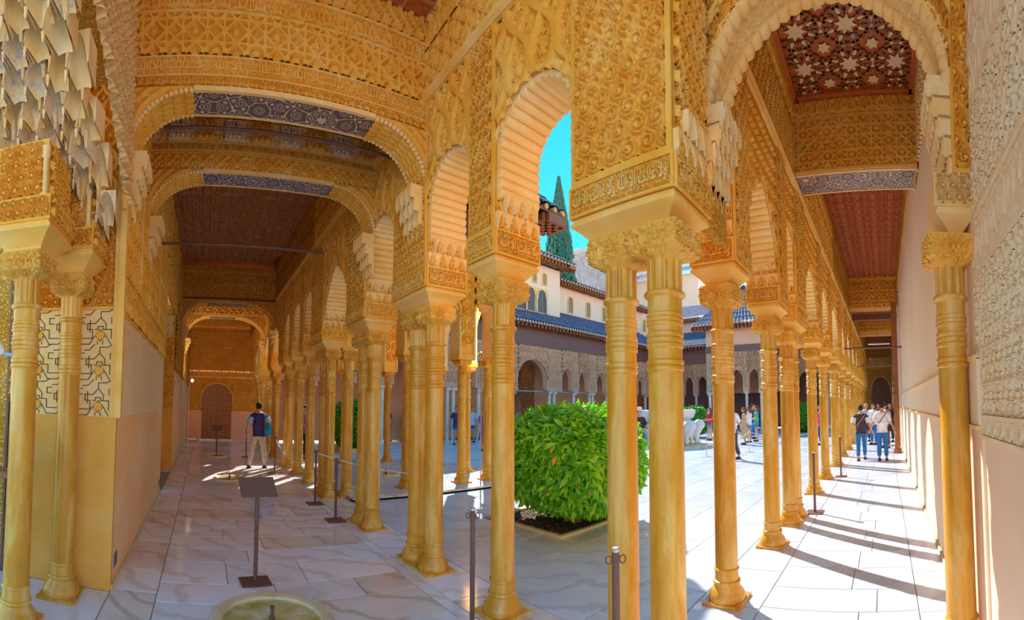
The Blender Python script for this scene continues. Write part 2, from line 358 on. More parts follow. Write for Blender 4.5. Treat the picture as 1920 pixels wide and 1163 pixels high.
def p_script(hh, s=.05):
    """tall strokes over a swinging base line with scroll ground"""
    g = p_arab(hh * .42)
    def f(u, v):
        vv = (v % hh) / hh; q = u / s; i = np.floor(q); rnd = np.abs(np.sin(i * 12.9898) * 43758.5453) % 1
        st = (1 - sstep(.2, .34, np.abs(q - i - .5))) * (vv < .35 + .55 * rnd) * (vv > .16)
        bl = 1 - sstep(.05, .11, np.abs(vv - .24 - .08 * np.sin(u / s * 1.7)))
        lp = 1 - sstep(.05, .12, np.abs(np.hypot((u / (s * 3.4)) % 1 - .5, (vv - .55) * .9) - .24))
        return np.maximum(np.maximum(st, bl), np.maximum(lp, .45 * g(u, v)))
    return f
def p_drip(s=.09):
    def f(u, v):
        j = np.floor(v / (s * 1.6)); x = u / s + .5 * (j % 2); lx = x - np.floor(x) - .5; ly = v / (s * 1.6) - j
        return (1 - sstep(.22, .5, np.abs(lx))) * (1 - ly ** 1.5) * .9 + .1
    return f
RD = 2.6
def p_girih(s=.3, wd=.03):
    def f(u, v):
        h = 0; q2 = math.sqrt(2)
        for (a, b_, per) in ((1, 0, s), (0, 1, s), (1 / q2, 1 / q2, s / q2), (1 / q2, -1 / q2, s / q2)):
            d = (u * a + v * b_) / per; fr = np.abs(d - np.round(d)) * per
            for off in (.2071 * s,): h = np.maximum(h, 1 - sstep(wd * s, wd * s * 1.9, np.abs(fr - off)))
        cx, cy = u / s - np.round(u / s), v / s - np.round(v / s); r = np.hypot(cx, cy); t = np.arctan2(cy, cx)
        ros = 1 - sstep(.09, .13, r * (1 + .22 * np.cos(8 * t)))
        c2, d2 = u / s - np.floor(u / s) - .5, v / s - np.floor(v / s) - .5; r2 = np.hypot(c2, d2); t2 = np.arctan2(d2, c2)
        ros2 = 1 - sstep(.07, .11, r2 * (1 + .25 * np.cos(4 * t2)))
        return np.maximum(np.maximum(h, .8 * ros), np.maximum(.8 * ros2, .3 * p_arab(s * .2)(u, v)))
    return f
def p_rich(s=.085, big=.34):
    a, n_ = p_arab(s), p_net(big, 1.5)
    def f(u, v):
        r = p_arab(big * .9, 1.2)(u + .1, v)
        return np.clip(.85 * a(u, v) + .25 * r, 0, 1.1)
    return f
def relief(mb, O, U, V, N, w, h, ru, rv, fn, depth, vb=None, off=(0, 0), cosu=False):
    O, U, V, N = (np.asarray(a, float) for a in (O, U, V, N))
    nu = max(2, int(round(w / ru)) + 1); u = np.linspace(0, w, nu)
    if cosu: u = w / 2 * (1 - np.cos(np.linspace(0, PI, nu)))
    b = vb(u) if vb is not None else np.zeros(nu); nv = max(2, int(round((h - b.min()) / rv)) + 1); k = np.linspace(0, 1, nv)
    UU = u[:, None] + 0 * k; VV = b[:, None] + (h - b[:, None]) * k
    H = fn(UU + off[0], VV + off[1]) * depth * RD
    mb.grid(O + U * UU[..., None] + V * VV[..., None] + N * H[..., None]); return mb
def border(mb, O, U, V, N, w, h, bw, d):
    O, U, V = (np.asarray(a, float) for a in (O, U, V))
    mb.obox(O, U, V, N, w, bw, -.005, d); mb.obox(O + V * (h - bw), U, V, N, w, bw, -.005, d)
    mb.obox(O + V * bw, U, V, N, bw, h - 2 * bw, -.005, d); mb.obox(O + U * (w - bw) + V * bw, U, V, N, bw, h - 2 * bw, -.005, d)
X_, Y_, Z_ = np.array([1., 0, 0]), np.array([0, 1., 0]), np.array([0, 0, 1.])

def arabic_mesh():
    c = bpy.data.curves.new('inscription', 'FONT'); c.body = '\ufdf2 \ufefb\ufe87 \ufe90\ufedf\ufe8e\ufecf \ufefb\ufeed'; c.size = 1; c.extrude = .05; c.offset = .012; c.resolution_u = 2
    o = bpy.data.objects.new('inscription', c); COL.objects.link(o); dg = bpy.context.evaluated_depsgraph_get()
    me = bpy.data.meshes.new_from_object(o.evaluated_get(dg)); bpy.data.objects.remove(o); bpy.data.curves.remove(c); me.materials.clear()
    co = np.zeros(len(me.vertices) * 3); me.vertices.foreach_get('co', co); co = co.reshape(-1, 3)
    mn, mx = co.min(0), co.max(0); co = (co - mn) / (mx - mn); me.vertices.foreach_set('co', co.ravel()); me.update(); return me
AR_MESH = arabic_mesh()
def inscription(O, U, V, N, w, h, d, mat, parent):
    """the motto in raised letters, stretched to the height of its band"""
    o = link('inscription', AR_MESH, mat, parent)
    o.matrix_world = Matrix(((U[0] * w, V[0] * h, N[0] * d, O[0]), (U[1] * w, V[1] * h, N[1] * d, O[1]), (U[2] * w, V[2] * h, N[2] * d, O[2]), (0, 0, 0, 1)))
    return o

# muqarnas cell: a scooped pointed niche, 1 wide, 1 high, 1 deep (opens towards -Y, grows upwards)
def muq_mesh():
    mb = MB(); n, m_ = 13, 8; t = np.linspace(-1, 1, n)
    ex = .46 * t; ez = .12 + .86 * np.clip(1 - np.abs(t) ** 1.9, 0, 1) ** .75                # pointed arch edge in the front plane y = -1
    s_ = np.linspace(0, 1, m_)                                                            # 0 edge .. 1 deep back
    G = []
    for k in range(n):
        row = []
        for q_ in s_:
            a = q_ * PI / 2; row.append((ex[k] * (1 - .35 * q_), -1 + .97 * math.sin(a), .02 + (ez[k] - .02) * (.08 + .92 * math.cos(a)) * (1 - .15 * q_)))
        G.append(row)
    mb.grid(np.array(G))
    # raised rim, front spandrels, sides and top
    R = []
    for k in range(n): R.append([(ex[k], -1.0, ez[k]), (ex[k] * 1.02, -1.07, ez[k] + .012), (ex[k] * 1.08, -1.07, ez[k] + .05), (ex[k] * 1.09, -1.0, ez[k] + .06)])
    mb.grid(np.array(R))
    sp_ = np.stack([np.stack([.5 * t, -np.ones(n), np.maximum(ez, .1)], -1), np.stack([.5 * t, -np.ones(n), np.full(n, 1.08)], -1), np.stack([.5 * t, 0 * t, np.full(n, 1.08)], -1)], 1); mb.grid(sp_)
    for sx in (-.5, .5): mb.add([(sx, -1, .1), (sx, -1, 1.08), (sx, 0, 1.08), (sx, 0, .0)], [(0, 1, 2, 3)])
    for sx in (-.5,): mb.lathe([(0.0, -.22), (.05, -.16), (.075, -.02), (.085, .10)], 6, (sx, -.92, .02))
    return mb.mesh('muqarnas_cell', True, 40)
MUQ = muq_mesh()
def muq(parent, loc, w, h, d, rz, mat):
    o = link('muqarnas_cell', MUQ, mat, parent, loc); o.scale = (w, d, h); o.rotation_euler = (0, 0, rz); return o

# ---------------------------------------------------------------- columns
CR = .0935
def ringprof(z0, z1, n, r, amp):
    out = []
    for i in range(n):
        a = z0 + (z1 - z0) * i / n; b = z0 + (z1 - z0) * (i + 1) / n; m_ = (a + b) / 2
        out += [(r, a), (r + amp, a + (b - a) * .25), (r + amp, a + (b - a) * .75), (r, b)]
    return out
def column_meshes():
    d = {}
    mb = MB(); mb.box(-.165, .165, -.165, .165, 0, .025); d['plinth'] = mb.mesh('plinth', False)
    mb = MB(); mb.lathe([(.0, .025), (.155, .025), (.160, .05), (.150, .085), (.118, .125), (.108, .15), (.116, .158), (.122, .17), (.116, .185), (.104, .19), (.101, .25), (.101, .262), (.108, .268), (.110, .276), (.106, .284), (.100, .29), (.0, .29)], 28); d['base'] = mb.mesh('base', True, 40)
    z = np.linspace(.285, 1.86, 14); mb = MB(); mb.lathe([(CR + .004 * (1 - i / 13), a) for i, a in enumerate(z)], 28); d['shaft'] = mb.mesh('shaft')
    pr = [(CR, 1.85)] + ringprof(1.86, 1.93, 2, CR + .001, .008) + [(CR, 1.94), (CR, 1.99)] + ringprof(1.99, 2.09, 3, CR + .001, .007) + [(CR, 2.10), (CR, 2.12)] + ringprof(2.12, 2.20, 3, CR + .001, .006) + [(CR, 2.21), (CR, 2.285), (.100, 2.29), (.112, 2.30), (.114, 2.312), (.106, 2.325), (.094, 2.33)]
    mb = MB(); mb.lathe(pr, 28); d['neck_rings'] = mb.mesh('neck_rings', True, 30)
    n = 56; a = np.linspace(0, 2 * PI, n, endpoint=False); zz = np.linspace(2.325, 2.51, 6)
    fl = .0925 + .004 * np.sign(np.cos(a * 14)); P = np.stack([fl[None] * np.cos(a) + 0 * zz[:, None], fl[None] * np.sin(a) + 0 * zz[:, None], zz[:, None] + 0 * a], -1); mb = MB(); mb.grid(P, cv=True); d['fluted_neck'] = mb.mesh('fluted_neck', True, 30)
    # capital: circle below, cube above, scroll relief
    n = 96; a = np.linspace(0, 2 * PI, n, endpoint=False) + PI / 4; L = np.linspace(0, 1, 22); R = []
    for t in L:
        k = sstep(.05, .42, t); ex = 2 + 9 * k; hw = .098 + .058 * sstep(0, .35, t) + .006 * t
        c, s_ = np.cos(a), np.sin(a); rr = hw / (np.abs(c) ** ex + np.abs(s_) ** ex) ** (1 / ex)
        x, y = rr * c, rr * s_; zc = 2.495 + .195 * t
        uu = np.where(np.abs(c) > np.abs(s_), y, x); h = p_arab(.075, 1.6)(uu + .0375, np.full(n, zc * 1.0 - .012)) if .1 < t < .93 else np.zeros(n)
        lobe = .012 * np.cos(8 * (a - PI / 4)) * (1 - sstep(.1, .4, t)) * sstep(0, .08, t)
        kk = 1 + (h * .022 + lobe - .010) / rr; R.append(np.stack([x * kk, y * kk, np.full(n, zc)], -1))
    R.append(np.stack([0 * a, 0 * a, np.full(n, 2.69)], -1)); mb = MB(); mb.grid(np.array(R), cv=True); d['capital'] = mb.mesh('capital', True, 50)
    return d
CM = column_meshes()
COLN = 0
def column(x, y, label, group, sc=1.0, mat='column', z=0.0, rz=0, plinth=True):
    t = thing('marble_column', label, 'column', (x, y, z), rz, group); t.scale = (sc, sc, 1)
    for k in ('plinth', 'base', 'shaft', 'neck_rings', 'fluted_neck', 'capital'):
        if k == 'plinth' and not plinth: continue
        link(k, CM[k], M['capital'] if k == 'capital' else M[mat], t)
    return t
def far_column_mesh():
    mb = MB(); mb.box(-.15, .15, -.15, .15, 0, .03); mb.lathe([(.15, .03), (.14, .08), (.105, .13), (.115, .16), (.1, .18), (.098, .26), (.094, .3), (.092, 1.9), (.10, 1.95), (.092, 2.0), (.10, 2.1), (.092, 2.15), (.112, 2.3), (.093, 2.33), (.093, 2.5), (.12, 2.54)], 12)
    mb.box(-.15, .15, -.15, .15, 2.54, 2.69); return mb.mesh('far_column', True, 40)
FARCOL = far_column_mesh()
# ---------------------------------------------------------------- the two galleries round the corner
ZI0, ZI1, ZB1, ZSP, ZAP, ZCOR = 2.69, 2.85, 3.05, 3.30, 4.03, 4.72
class Frame:
    """wall frame: s along the wall, t through it (0 = face towards the gallery), z up"""
    def __init__(s, O, S, T): s.O, s.S, s.T = (np.asarray(a, float) for a in (O, S, T))
    def __call__(s, a, t, z): return s.O + s.S * a + s.T * t + Z_ * z
def impost(fr, wall, s0, s1, T, mat):
    """cyma moulding that widens from the capitals to the pier"""
    prof = [(.085, ZI0 - .002), (.085, ZI0 + .018), (.078, ZI0 + .022), (.062, ZI0 + .045), (.035, ZI0 + .075), (.0, ZI0 + .105), (-.012, ZI0 + .112), (-.012, ZI0 + .135), (.0, ZI0 + .14), (.0, ZI1)]
    R = []
    for o, z in prof: R.append([fr(s0 + o, o, z), fr(s1 - o, o, z), fr(s1 - o, T - o, z), fr(s0 + o, T - o, z)])
    mb = MB(); mb.grid(np.array(R), cv=True); o, z = prof[0]; mb.add([fr(s0 + o, o, z), fr(s1 - o, o, z), fr(s1 - o, T - o, z), fr(s0 + o, T - o, z)], [(0, 1, 2, 3)])
    return mb.build('impost', mat, wall, True, 30)
def pier(fr, wall, s0, s1, T, q, pat, ztop=ZCOR, text=True, dep=.014, sides=True, mat='gold', corb=True):
    """one arcade pier: impost, inscription block, carved body, little stalactite corbels towards the arches"""
    w = s1 - s0; S, Tn = fr.S, fr.T
    impost(fr, wall, s0, s1, T, M['gold_smooth'])
    mb = MB(); e = .012; mb.obox(fr(s0 - e, -e, ZI1), S, Z_, Tn, w + 2 * e, ZB1 - ZI1, 0, T + 2 * e)
    for O, U, N, L in ((fr(s0 - e, -e, ZI1), S, -Tn, w + 2 * e), (fr(s0 - e, -e, ZI1), Tn, -S, T + 2 * e)):
        border(mb, O, U, Z_, N, L, ZB1 - ZI1, .018, .016)
        relief(mb, O + U * .02 + Z_ * .02 + N * .001, U, Z_, N, L - .04, ZB1 - ZI1 - .04, q, q, p_script(.16, .028) if not text else p_arab(.055), .008 if text else .012)
    blk = mb.build('inscription_block', M[mat], wall)
    if text:
        for O, U, N, L in ((fr(s0 - e, -e, ZI1), S, -Tn, w + 2 * e), (fr(s0 - e, -e, ZI1), Tn, -S, T + 2 * e)):
            flip = np.dot(np.cross(U, Z_), N) < 0                          # letters must read from the gallery
            nn = max(1, int(round(L / .42))); l1 = (L - .05) / nn
            for i_ in range(nn):
                O2 = O + U * (.025 + l1 * (i_ + (.97 if flip else .03))) + Z_ * .028; inscription(O2, -U if flip else U, Z_, N, l1 * .94, ZB1 - ZI1 - .05, .026, M['gold_smooth'], blk)
    mb = MB(); mb.obox(fr(s0, .0, ZB1), S, Z_, Tn, w, ztop - ZB1, .001, T)
    b = min(.035, w * .1)
    relief(mb, fr(s0 + b, -.001, ZB1 + b), S, Z_, -Tn, w - 2 * b, ztop - ZB1 - 2 * b, q, q, pat, dep, off=(s0, 0))
    border(mb, fr(s0, 0, ZB1), S, Z_, -Tn, w, ztop - ZB1, b, dep + .006)
    if sides:
        relief(mb, fr(s0 - .001, .02, ZB1), Tn, Z_, -S, T - .04, (ztop - ZB1 - .05) if s0 < 1.2 else ZSP - ZB1 + .02, q, q, p_net(.07) if s0 > 1.2 else p_arab(.1), .012)
    mb.build('carved_pier', M[mat], wall)
    if corb:
        rz = math.atan2(-S[0], S[1])                                        # niche opens towards -s
        n = max(2, int(round(T / .11)))
        for tier in range(2):
            for i in range(n - tier):
                t = (i + .5 + tier * .5) * T / n; p = fr(s0, t, ZB1 + .125 * tier); muq(wall, p, T / n * .98, .125, .035 + .035 * tier, rz, M['gold_pale'])
def arch_z(w, kind='round', zs=None, zap=ZAP):
    r = w / 2
    if kind == 'round':
        rise = min(r, zap - ZSP); z0 = zap - rise; return lambda x: z0 + rise * np.sqrt(np.clip(1 - (x / r) ** 2, 0, 1))
    if kind == 'point':
        z0 = zap - 1.02 * r if zs is None else zs; h = zap - z0
        return lambda x: z0 + h * np.clip(1 - (np.abs(x) / r) ** 1.7, 0, 1) ** .62
    if kind == 'lobed':
        z0 = ZSP if zs is None else zs; h = zap - z0
        return lambda x: z0 + h * np.clip(1 - (np.abs(x) / r) ** 1.5, 0, 1) ** .75 - .035 * np.abs(np.sin(x / r * PI * 3.5))
def arch(fr, wall, s0, s1, T, q, pat, kind='round', ztop=ZCOR, rolls=True, dep=.018, zap=ZAP, mat='gold', inn='gold_pale', archiv=True, outer='gold_carved'):
    w = s1 - s0; c = (s0 + s1) / 2; az = arch_z(w, kind, zap=zap); S, Tn = fr.S, fr.T
    mb = MB(); n = 41; x = -w / 2 * np.cos(np.linspace(0, PI, n)); zz = az(x)
    relief(mb, fr(s0, .03, 0), S, Z_, -Tn, w, ztop, min(q, w / 40), max(q, .008) * 1.3 if q > .012 else q * 1.3 * 1.6, pat, dep, vb=lambda u: az(u - w / 2), off=(s0, 0), cosu=True)
    sp = mb.build('spandrel', M[mat], wall)
    mb = MB(); top = np.stack([fr(c + a, T - .02, ztop) for a in x]); bot = np.stack([fr(c + a, T - .02, b_) for a, b_ in zip(x, zz)]); mb.grid(np.stack([bot, top], 1)); mb.build('spandrel', M[outer], wall)
    xs = np.concatenate([[-w / 2], x, [w / 2]]) * (1 - .012 / w); zs_ = np.concatenate([[ZSP], zz, [ZSP]])
    mb = MB(); mb.grid(np.stack([np.stack([fr(c + a, .03, b_) for a, b_ in zip(xs, zs_)]), np.stack([fr(c + a, T - .02, b_) for a, b_ in zip(xs, zs_)])], 1)); mb.build('arch_soffit', M[inn], wall)
    # curve by arc length
    P = np.stack([xs, zs_], 1); seg = np.hypot(*np.diff(P, axis=0).T); cum = np.concatenate([[0], np.cumsum(seg)]); L = cum[-1]
    nl = max(10, int(L / .078)); at = (np.arange(nl) + .5) / nl * L; px = np.interp(at, cum, P[:, 0]); pz = np.interp(at, cum, P[:, 1])
    if rolls:
        rad = L / nl * .54; key = 'roll_%d' % int(abs(Tn[0]) > .5)
        if key not in CM:
            m2 = MB(); d = np.abs(Tn); m2.tube([-d * .5, -d * .48, d * .48, d * .5], [.82, 1, 1, .82], 12); CM[key] = m2.mesh('arch_roll', True, 40)
        for a, b_ in zip(px, pz):
            o = link('arch_roll', CM[key], M[inn], wall, fr(c + a, T / 2 + .005, b_)); sc = np.full(3, rad) + np.abs(Tn) * (T - .03 - rad); o.scale = sc
    if archiv:
        mb = MB(); m_ = nl * 4; at = np.linspace(0, L, m_); qx = np.interp(at, cum, P[:, 0]); qz = np.interp(at, cum, P[:, 1])
        tx, tz = np.gradient(qx), np.gradient(qz); ln = np.hypot(tx, tz) + 1e-9; nx, nz = -tz / ln, tx / ln
        lob = .5 + .5 * np.abs(np.sin(at / L * PI * nl)); rows = []
        for o_, d_ in ((.0, .0), (.008, .026), (.03, .034), (.05, .022), (.058, .0)):
            k = o_ + .014 * lob; rows.append(np.stack([fr(c + a, .03 - d_, b_) for a, b_ in zip(qx + nx * k, np.maximum(qz + nz * k, ZSP))]))
        mb.grid(np.stack(rows, 1)); mb.build('archivolt', M['gold_smooth'], wall)
def run_arcade(fr, wall, piers, T, arches, near_n, pats, ztop, fz, mat='gold', s_end=None, inn='gold_pale'):
    for i, (s0, s1) in enumerate(piers):
        q = .006 if i < near_n else (.012 if i < near_n + 3 else .03)
        pier(fr, wall, s0, s1, T, q, pats[0] if i else pats[3], ZCOR, text=i < near_n + 1, corb=i < near_n + 4, mat=mat)
    for i in range(len(piers) - 1):
        q = .008 if i < near_n else (.014 if i < near_n + 3 else .03)
        arch(fr, wall, piers[i][1], piers[i + 1][0], T, q, pats[1], arches[i % len(arches)], ZCOR, rolls=i < near_n + 4, mat=mat, inn=inn, archiv=i < near_n + 3)
    a, b = piers[0][0], s_end or piers[-1][1]
    mb = MB(); prof = [(0, 4.70), (-.035, 4.705), (-.04, 4.72), (-.02, 4.735), (-.05, 4.76), (-.055, 4.785), (0, 4.79)]
    mb.grid(np.array([[fr(a, t, z) for t, z in prof], [fr(b, t, z) for t, z in prof]])); mb.build('cornice', M['gold_smooth'], wall)
    mb = MB(); mb.obox(fr(a, 0, ZCOR), fr.S, Z_, fr.T, b - a, ztop - ZCOR, .002, T)
    mb.build('frieze_core', M[mat], wall)
    cuts = [a, min(b, a + 3.2), min(b, a + 7), b]
    for k, q in ((0, .010), (1, .02), (2, .05)):
        L = cuts[k + 1] - cuts[k]
        if L < .1: continue
        mb = MB(); relief(mb, fr(cuts[k], -.001, 4.79), fr.S, Z_, -fr.T, L, fz - 4.79, q * (1.6 if k else 1), q, pats[2], .016, off=(cuts[k], 0)); mb.build('carved_frieze', M[mat if k < 2 else 'gold_carved'], wall)
        mb = MB(); relief(mb, fr(cuts[k], -.001, fz + .03), fr.S, Z_, -fr.T, L, ztop - fz - .03, q * (1.6 if k else 1), q, p_script(ztop - fz, .05), .016, off=(cuts[k], -fz)); mb.obox(fr(cuts[k], 0, fz), fr.S, Z_, -fr.T, L, .03, 0, .03); mb.build('carved_frieze', M[mat if k < 2 else 'gold_carved'], wall)

LX0, LX1, LT = 2.05, 2.50, .45           # left arcade
RY0, RY1, RT = 1.18, 1.56, .38           # right arcade
CEIL_L, CEIL_R = 5.58, 5.95
wl = struct('wall_arcade_left', 'carved golden arcade wall above the columns of the gallery with the floor fountains', 'arcade wall')
frL = Frame((LX0, 0, 0), Y_, X_)
PL = [(1.07, 1.79), (2.59, 2.93), (3.67, 4.42), (5.33, 6.07), (7.42, 8.22), (8.93, 9.27), (10.13, 10.47), (11.18, 11.98), (13.33, 14.07), (14.98, 15.73), (16.47, 16.81), (17.7, 18.4)]
run_arcade(frL, wl, PL, LT, ['round', 'round', 'round', 'lobed', 'round', 'round', 'round', 'lobed'], 3, [p_arab(.085), p_lobes(.26), p_girih(.36), p_rich(.125, .36)], CEIL_L, 5.2, s_end=19.9)
wr = struct('wall_arcade_right', 'carved golden arcade wall above the columns of the sunlit gallery', 'arcade wall')
frR = Frame((0, RY0, 0), X_, Y_)
PR = [(3.31, 3.71), (4.83, 5.23), (5.82, 6.52), (7.87, 8.27), (9.45, 9.85), (11.45, 12.1), (13.5, 13.9), (15.5, 15.9), (17.7, 18.1), (19.7, 20.1), (21.5, 22.15), (23.75, 24.15), (25.35, 25.75), (27.1, 27.78), (28.4, 28.8), (29.9, 30.3)]
run_arcade(frR, wr, PR, RT, ['lobed', 'round', 'lobed', 'round', 'round'], 2, [p_arab(.11), p_drip(.11), p_arab(.12), p_arab(.11)], CEIL_R, 5.5, s_end=31.3)
arch(frR, wr, 2.50, 3.31, RT, .012, p_drip(.1), 'round', ZCOR)
mb = MB(); mb.obox(frR(2.5, 0, ZCOR), X_, Z_, Y_, .81, CEIL_R - ZCOR, .002, RT); mb.build('frieze_core', M['gold_carved'], wr)

GL = 'columns of the gallery with the floor fountains'; GR = 'columns of the sunlit gallery'
AX, AY = 2.275, 1.37
lab = {(AX, 1.22): 'stout golden column of the corner pair, beside the sunlit gallery', (AX, 1.53): 'golden column of the corner pair, on the clipped orange tree side',
       (AX, 2.76): 'single golden column standing between the corner pair and the next twin columns',
       (AX, 3.87): 'front golden column of the twin pair after the single column', (AX, 4.24): 'rear golden column of the twin pair after the single column',
       (AX, 5.52): 'front golden column of the second twin pair, beside two rope posts', (AX, 5.90): 'rear golden column of the second twin pair, beside two rope posts'}
for (x, y), l in lab.items(): column(x if y > 2 else x - .07, y, l, GL, 1.0 if y != 1.22 else 1.08)
for y, x in ((7.62, AX), (8.02, AX), (7.66, AX + .36)): column(x, y, 'golden column of the clustered corner where the pavilion joins the gallery', GL)
for y in (9.10, 10.30): column(AX, y, 'slim golden column of the gallery between the two pavilion corners', GL)
for y, x in ((11.38, AX), (11.78, AX), (11.74, AX + .36)): column(x, y, 'golden column of the far clustered pavilion corner in the gallery', GL)
for y in (13.5, 13.9, 15.15, 15.55, 16.64, 17.87, 18.2): column(AX, y, 'pale golden column near the wooden door end of the gallery', GL)
rl = {3.51: 'first golden column of the sunlit gallery after the corner pair', 5.03: 'second golden column of the sunlit gallery with a round base', 5.97: 'front column of the twin pair in the sunlit gallery', 6.37: 'rear column of the twin pair in the sunlit gallery'}
for x, l in rl.items(): column(x, AY, l, GR)
for x in (8.07, 9.65, 11.6, 11.95, 13.7, 15.7): column(x, AY, 'golden column of the sunlit gallery between the rope posts and the walking couple', GR)
for x in (17.9, 19.9, 21.65, 22.0, 23.95, 25.55, 27.25, 27.6, 28.6, 30.1): column(x, AY, 'distant golden column of the sunlit gallery beyond the walking couple', GR)

# ---------------------------------------------------------------- outer wall of the left gallery
WX = -.76
wlo = struct('wall_left', 'outer wall of the fountain gallery, carved plaster over a smooth orange dado', 'wall')
def carved_strip(parent, O, U, N, L, zones, q, mat='gold', dep=.016):
    """stack of zones (z0, z1, kind) on one wall strip"""
    O, U, N = (np.asarray(a, float) for a in (O, U, N))
    for z0, z1, kind in zones:
        mb = MB()
        if kind in ('dado', 'dado_deep', 'cream', 'incised', 'dado_cream'):
            mb.obox(O + Z_ * z0, U, Z_, N, L, z1 - z0, -.03, 0); mb.build('plain_panel', M[kind], parent, False)
        else:
            fn = {'arab': p_arab(.10), 'star': p_girih(.32), 'net': p_net(.15), 'lobes': p_lobes(.24), 'script': p_script(z1 - z0, .05), 'drip': p_drip(.09)}[kind]
            mb.obox(O + Z_ * z0, U, Z_, N, L, z1 - z0, -.03, -.001); relief(mb, O + Z_ * (z0 + .015), U, Z_, N, L, z1 - z0 - .03, q[0], q[1], fn, dep, off=(O @ U, 0 if kind != 'script' else -z0 + .0)); mb.obox(O + Z_ * (z0 - .012), U, Z_, N, L, .024, 0, .022); mb.build('carved_panel', M[mat], parent)
zoneL = [(0, 1.5, 'dado'), (1.5, 2.43, 'incised'), (2.43, 2.75, 'script'), (2.75, 4.05, 'net'), (4.05, 4.4, 'script'), (4.4, 5.58, 'star')]
carved_strip(wlo, (WX, 3.72, 0), Y_, X_, 2.0, zoneL, (.03, .012))
carved_strip(wlo, (WX, 5.72, 0), Y_, X_, 2.08, zoneL, (.05, .016))
carved_strip(wlo, (WX, 10.4, 0), Y_, X_, 9.5, zoneL, (.12, .02), 'gold_carved')
carved_strip(wlo, (WX, 7.8, 0), Y_, X_, 2.6, [(3.75, 4.4, 'arab'), (4.4, 5.58, 'star')], (.06, .02))
carved_strip(wlo, (-1.08, 7.8, 0), Y_, X_, 2.6, [(0, 1.5, 'dado'), (1.5, 4.0, 'net')], (.1, .025), 'gold_carved')
carved_strip(wlo, (-1.1, 10.38, 0), X_, -Y_, .34, [(0, 1.5, 'dado_deep'), (1.5, 2.6, 'star'), (2.6, 4.2, 'net')], (.015, .015))
for k in range(4):
    for i in range(3): muq(wlo, (-1.05 + .1 * i, 10.36 - .03 * k * 2, 3.2 + .12 * k), .1, .12, .05, 0, M['pale_stucco'])
mb = MB(); mb.box(WX - .01, WX + .045, 3.64, 3.72, 1.5, 5.58); mb.build('corner_fillet', M['gold_smooth'], wlo, False)
mb = MB(); mb.box(WX, WX + .016, 3.72, 7.8, 0, .05); mb.box(WX, WX + .016, 10.4, 19.9, 0, .05); o = mb.build('baseboard_left', M['kerb'], None, False); tag(o, 'low stone skirting along the foot of the orange dado', 'skirting', kind='structure')
for y, z0, z1 in ((4.55, 3.05, 5.5), (5.3, 2.95, 5.5), (6.4, 3.0, 5.5)):   # slim engaged colonnettes ending in pendants
    mb = MB(); mb.lathe([(0, z0 - .16), (.02, z0 - .15), (.034, z0 - .12), (.02, z0 - .09), (.03, z0 - .06), (.034, z0 - .02), (.026, z0), (.026, z1)], 10, (WX + .03, y, 0)); mb.build('colonnette', M['gold_smooth'], wlo)
for y, z in ((3.80, .16), (7.55, .16)):
    v = MB(); v.box(WX - .002, WX + .008, y, y + .13, z, z + .12); 
    for i in range(5): v.box(WX + .008, WX + .013, y + .01, y + .12, z + .012 + i * .021, z + .02 + i * .021)
    v.build('vent_grille', M['vent'], wlo, False)

# portal pier in front of the left wall, with its two columns and stalactite vault
PY = 3.70
carved_strip(wlo, (-1.66, PY, 0), X_, -Y_, .90, [(0, 1.5, 'dado_deep')], (.01, .01))
carved_strip(wlo, (-1.66, PY, 0), X_, -Y_, .84, [(2.46, 3.4, 'arab'), (3.4, 5.5, 'net')], (.007, .007))
mb = MB(); mb.box(-1.66, -.80, PY - .001, PY + .03, 1.5, 2.46); sp = mb.build('strapwork_panel', M['gold_pale'], wlo, False)
lines = MB()                                                               # dark interlace of the strapwork panel
def seg(a, b_):
    a, b_ = np.array(a, float), np.array(b_, float); d = b_ - a; L = np.hypot(*d); d /= L; n_ = np.array([-d[1], d[0]]) * .0032
    c4 = [a + n_ - d * .003, b_ + n_ + d * .003, b_ - n_ + d * .003, a - n_ - d * .003]
    lines.add([(p[0], PY - .005, p[1]) for p in c4] + [(p[0], PY - .0005, p[1]) for p in c4], [(0, 1, 2, 3), (0, 1, 5, 4), (2, 3, 7, 6), (1, 2, 6, 5), (3, 0, 4, 7)])
cw, ch = .29, .315
for ix in range(3):
    for iz in range(3):
        ox, oz = -1.655 + ix * cw, 1.51 + iz * ch; g = cw / 12; gz = ch / 12
        L_ = [[(0, 2), (3, 2), (3, 5), (1, 5), (1, 7), (4, 7)], [(4, 7), (6, 9), (8, 7), (8, 5), (10, 5), (10, 2), (12, 2)], [(6, 9), (6, 11), (9, 11), (11, 12)], [(4, 3), (6, 5), (8, 3), (6, 1), (4, 3)], [(4, 5), (5, 5), (5, 6), (7, 6), (7, 5), (8, 5)], [(0, 10), (2, 10), (4, 12)], [(12, 9), (10, 9), (10, 7), (12, 7)], [(2, 8), (2, 4)], [(5, 1), (5, 0)], [(7, 1), (7, 0)], [(0, 0), (2, 0), (4, 3)], [(12, 0), (10, 0), (8, 3)]]
        for pl in L_:
            for a, b_ in zip(pl[:-1], pl[1:]):
                pa, pb = (ox + a[0] * g, oz + a[1] * gz), (ox + b_[0] * g, oz + b_[1] * gz)
                if max(pa[0], pb[0]) < -.80: seg(pa, pb)
o = lines.build('strap_lines', M['strap'], sp, False); o['kind'] = 'stuff'
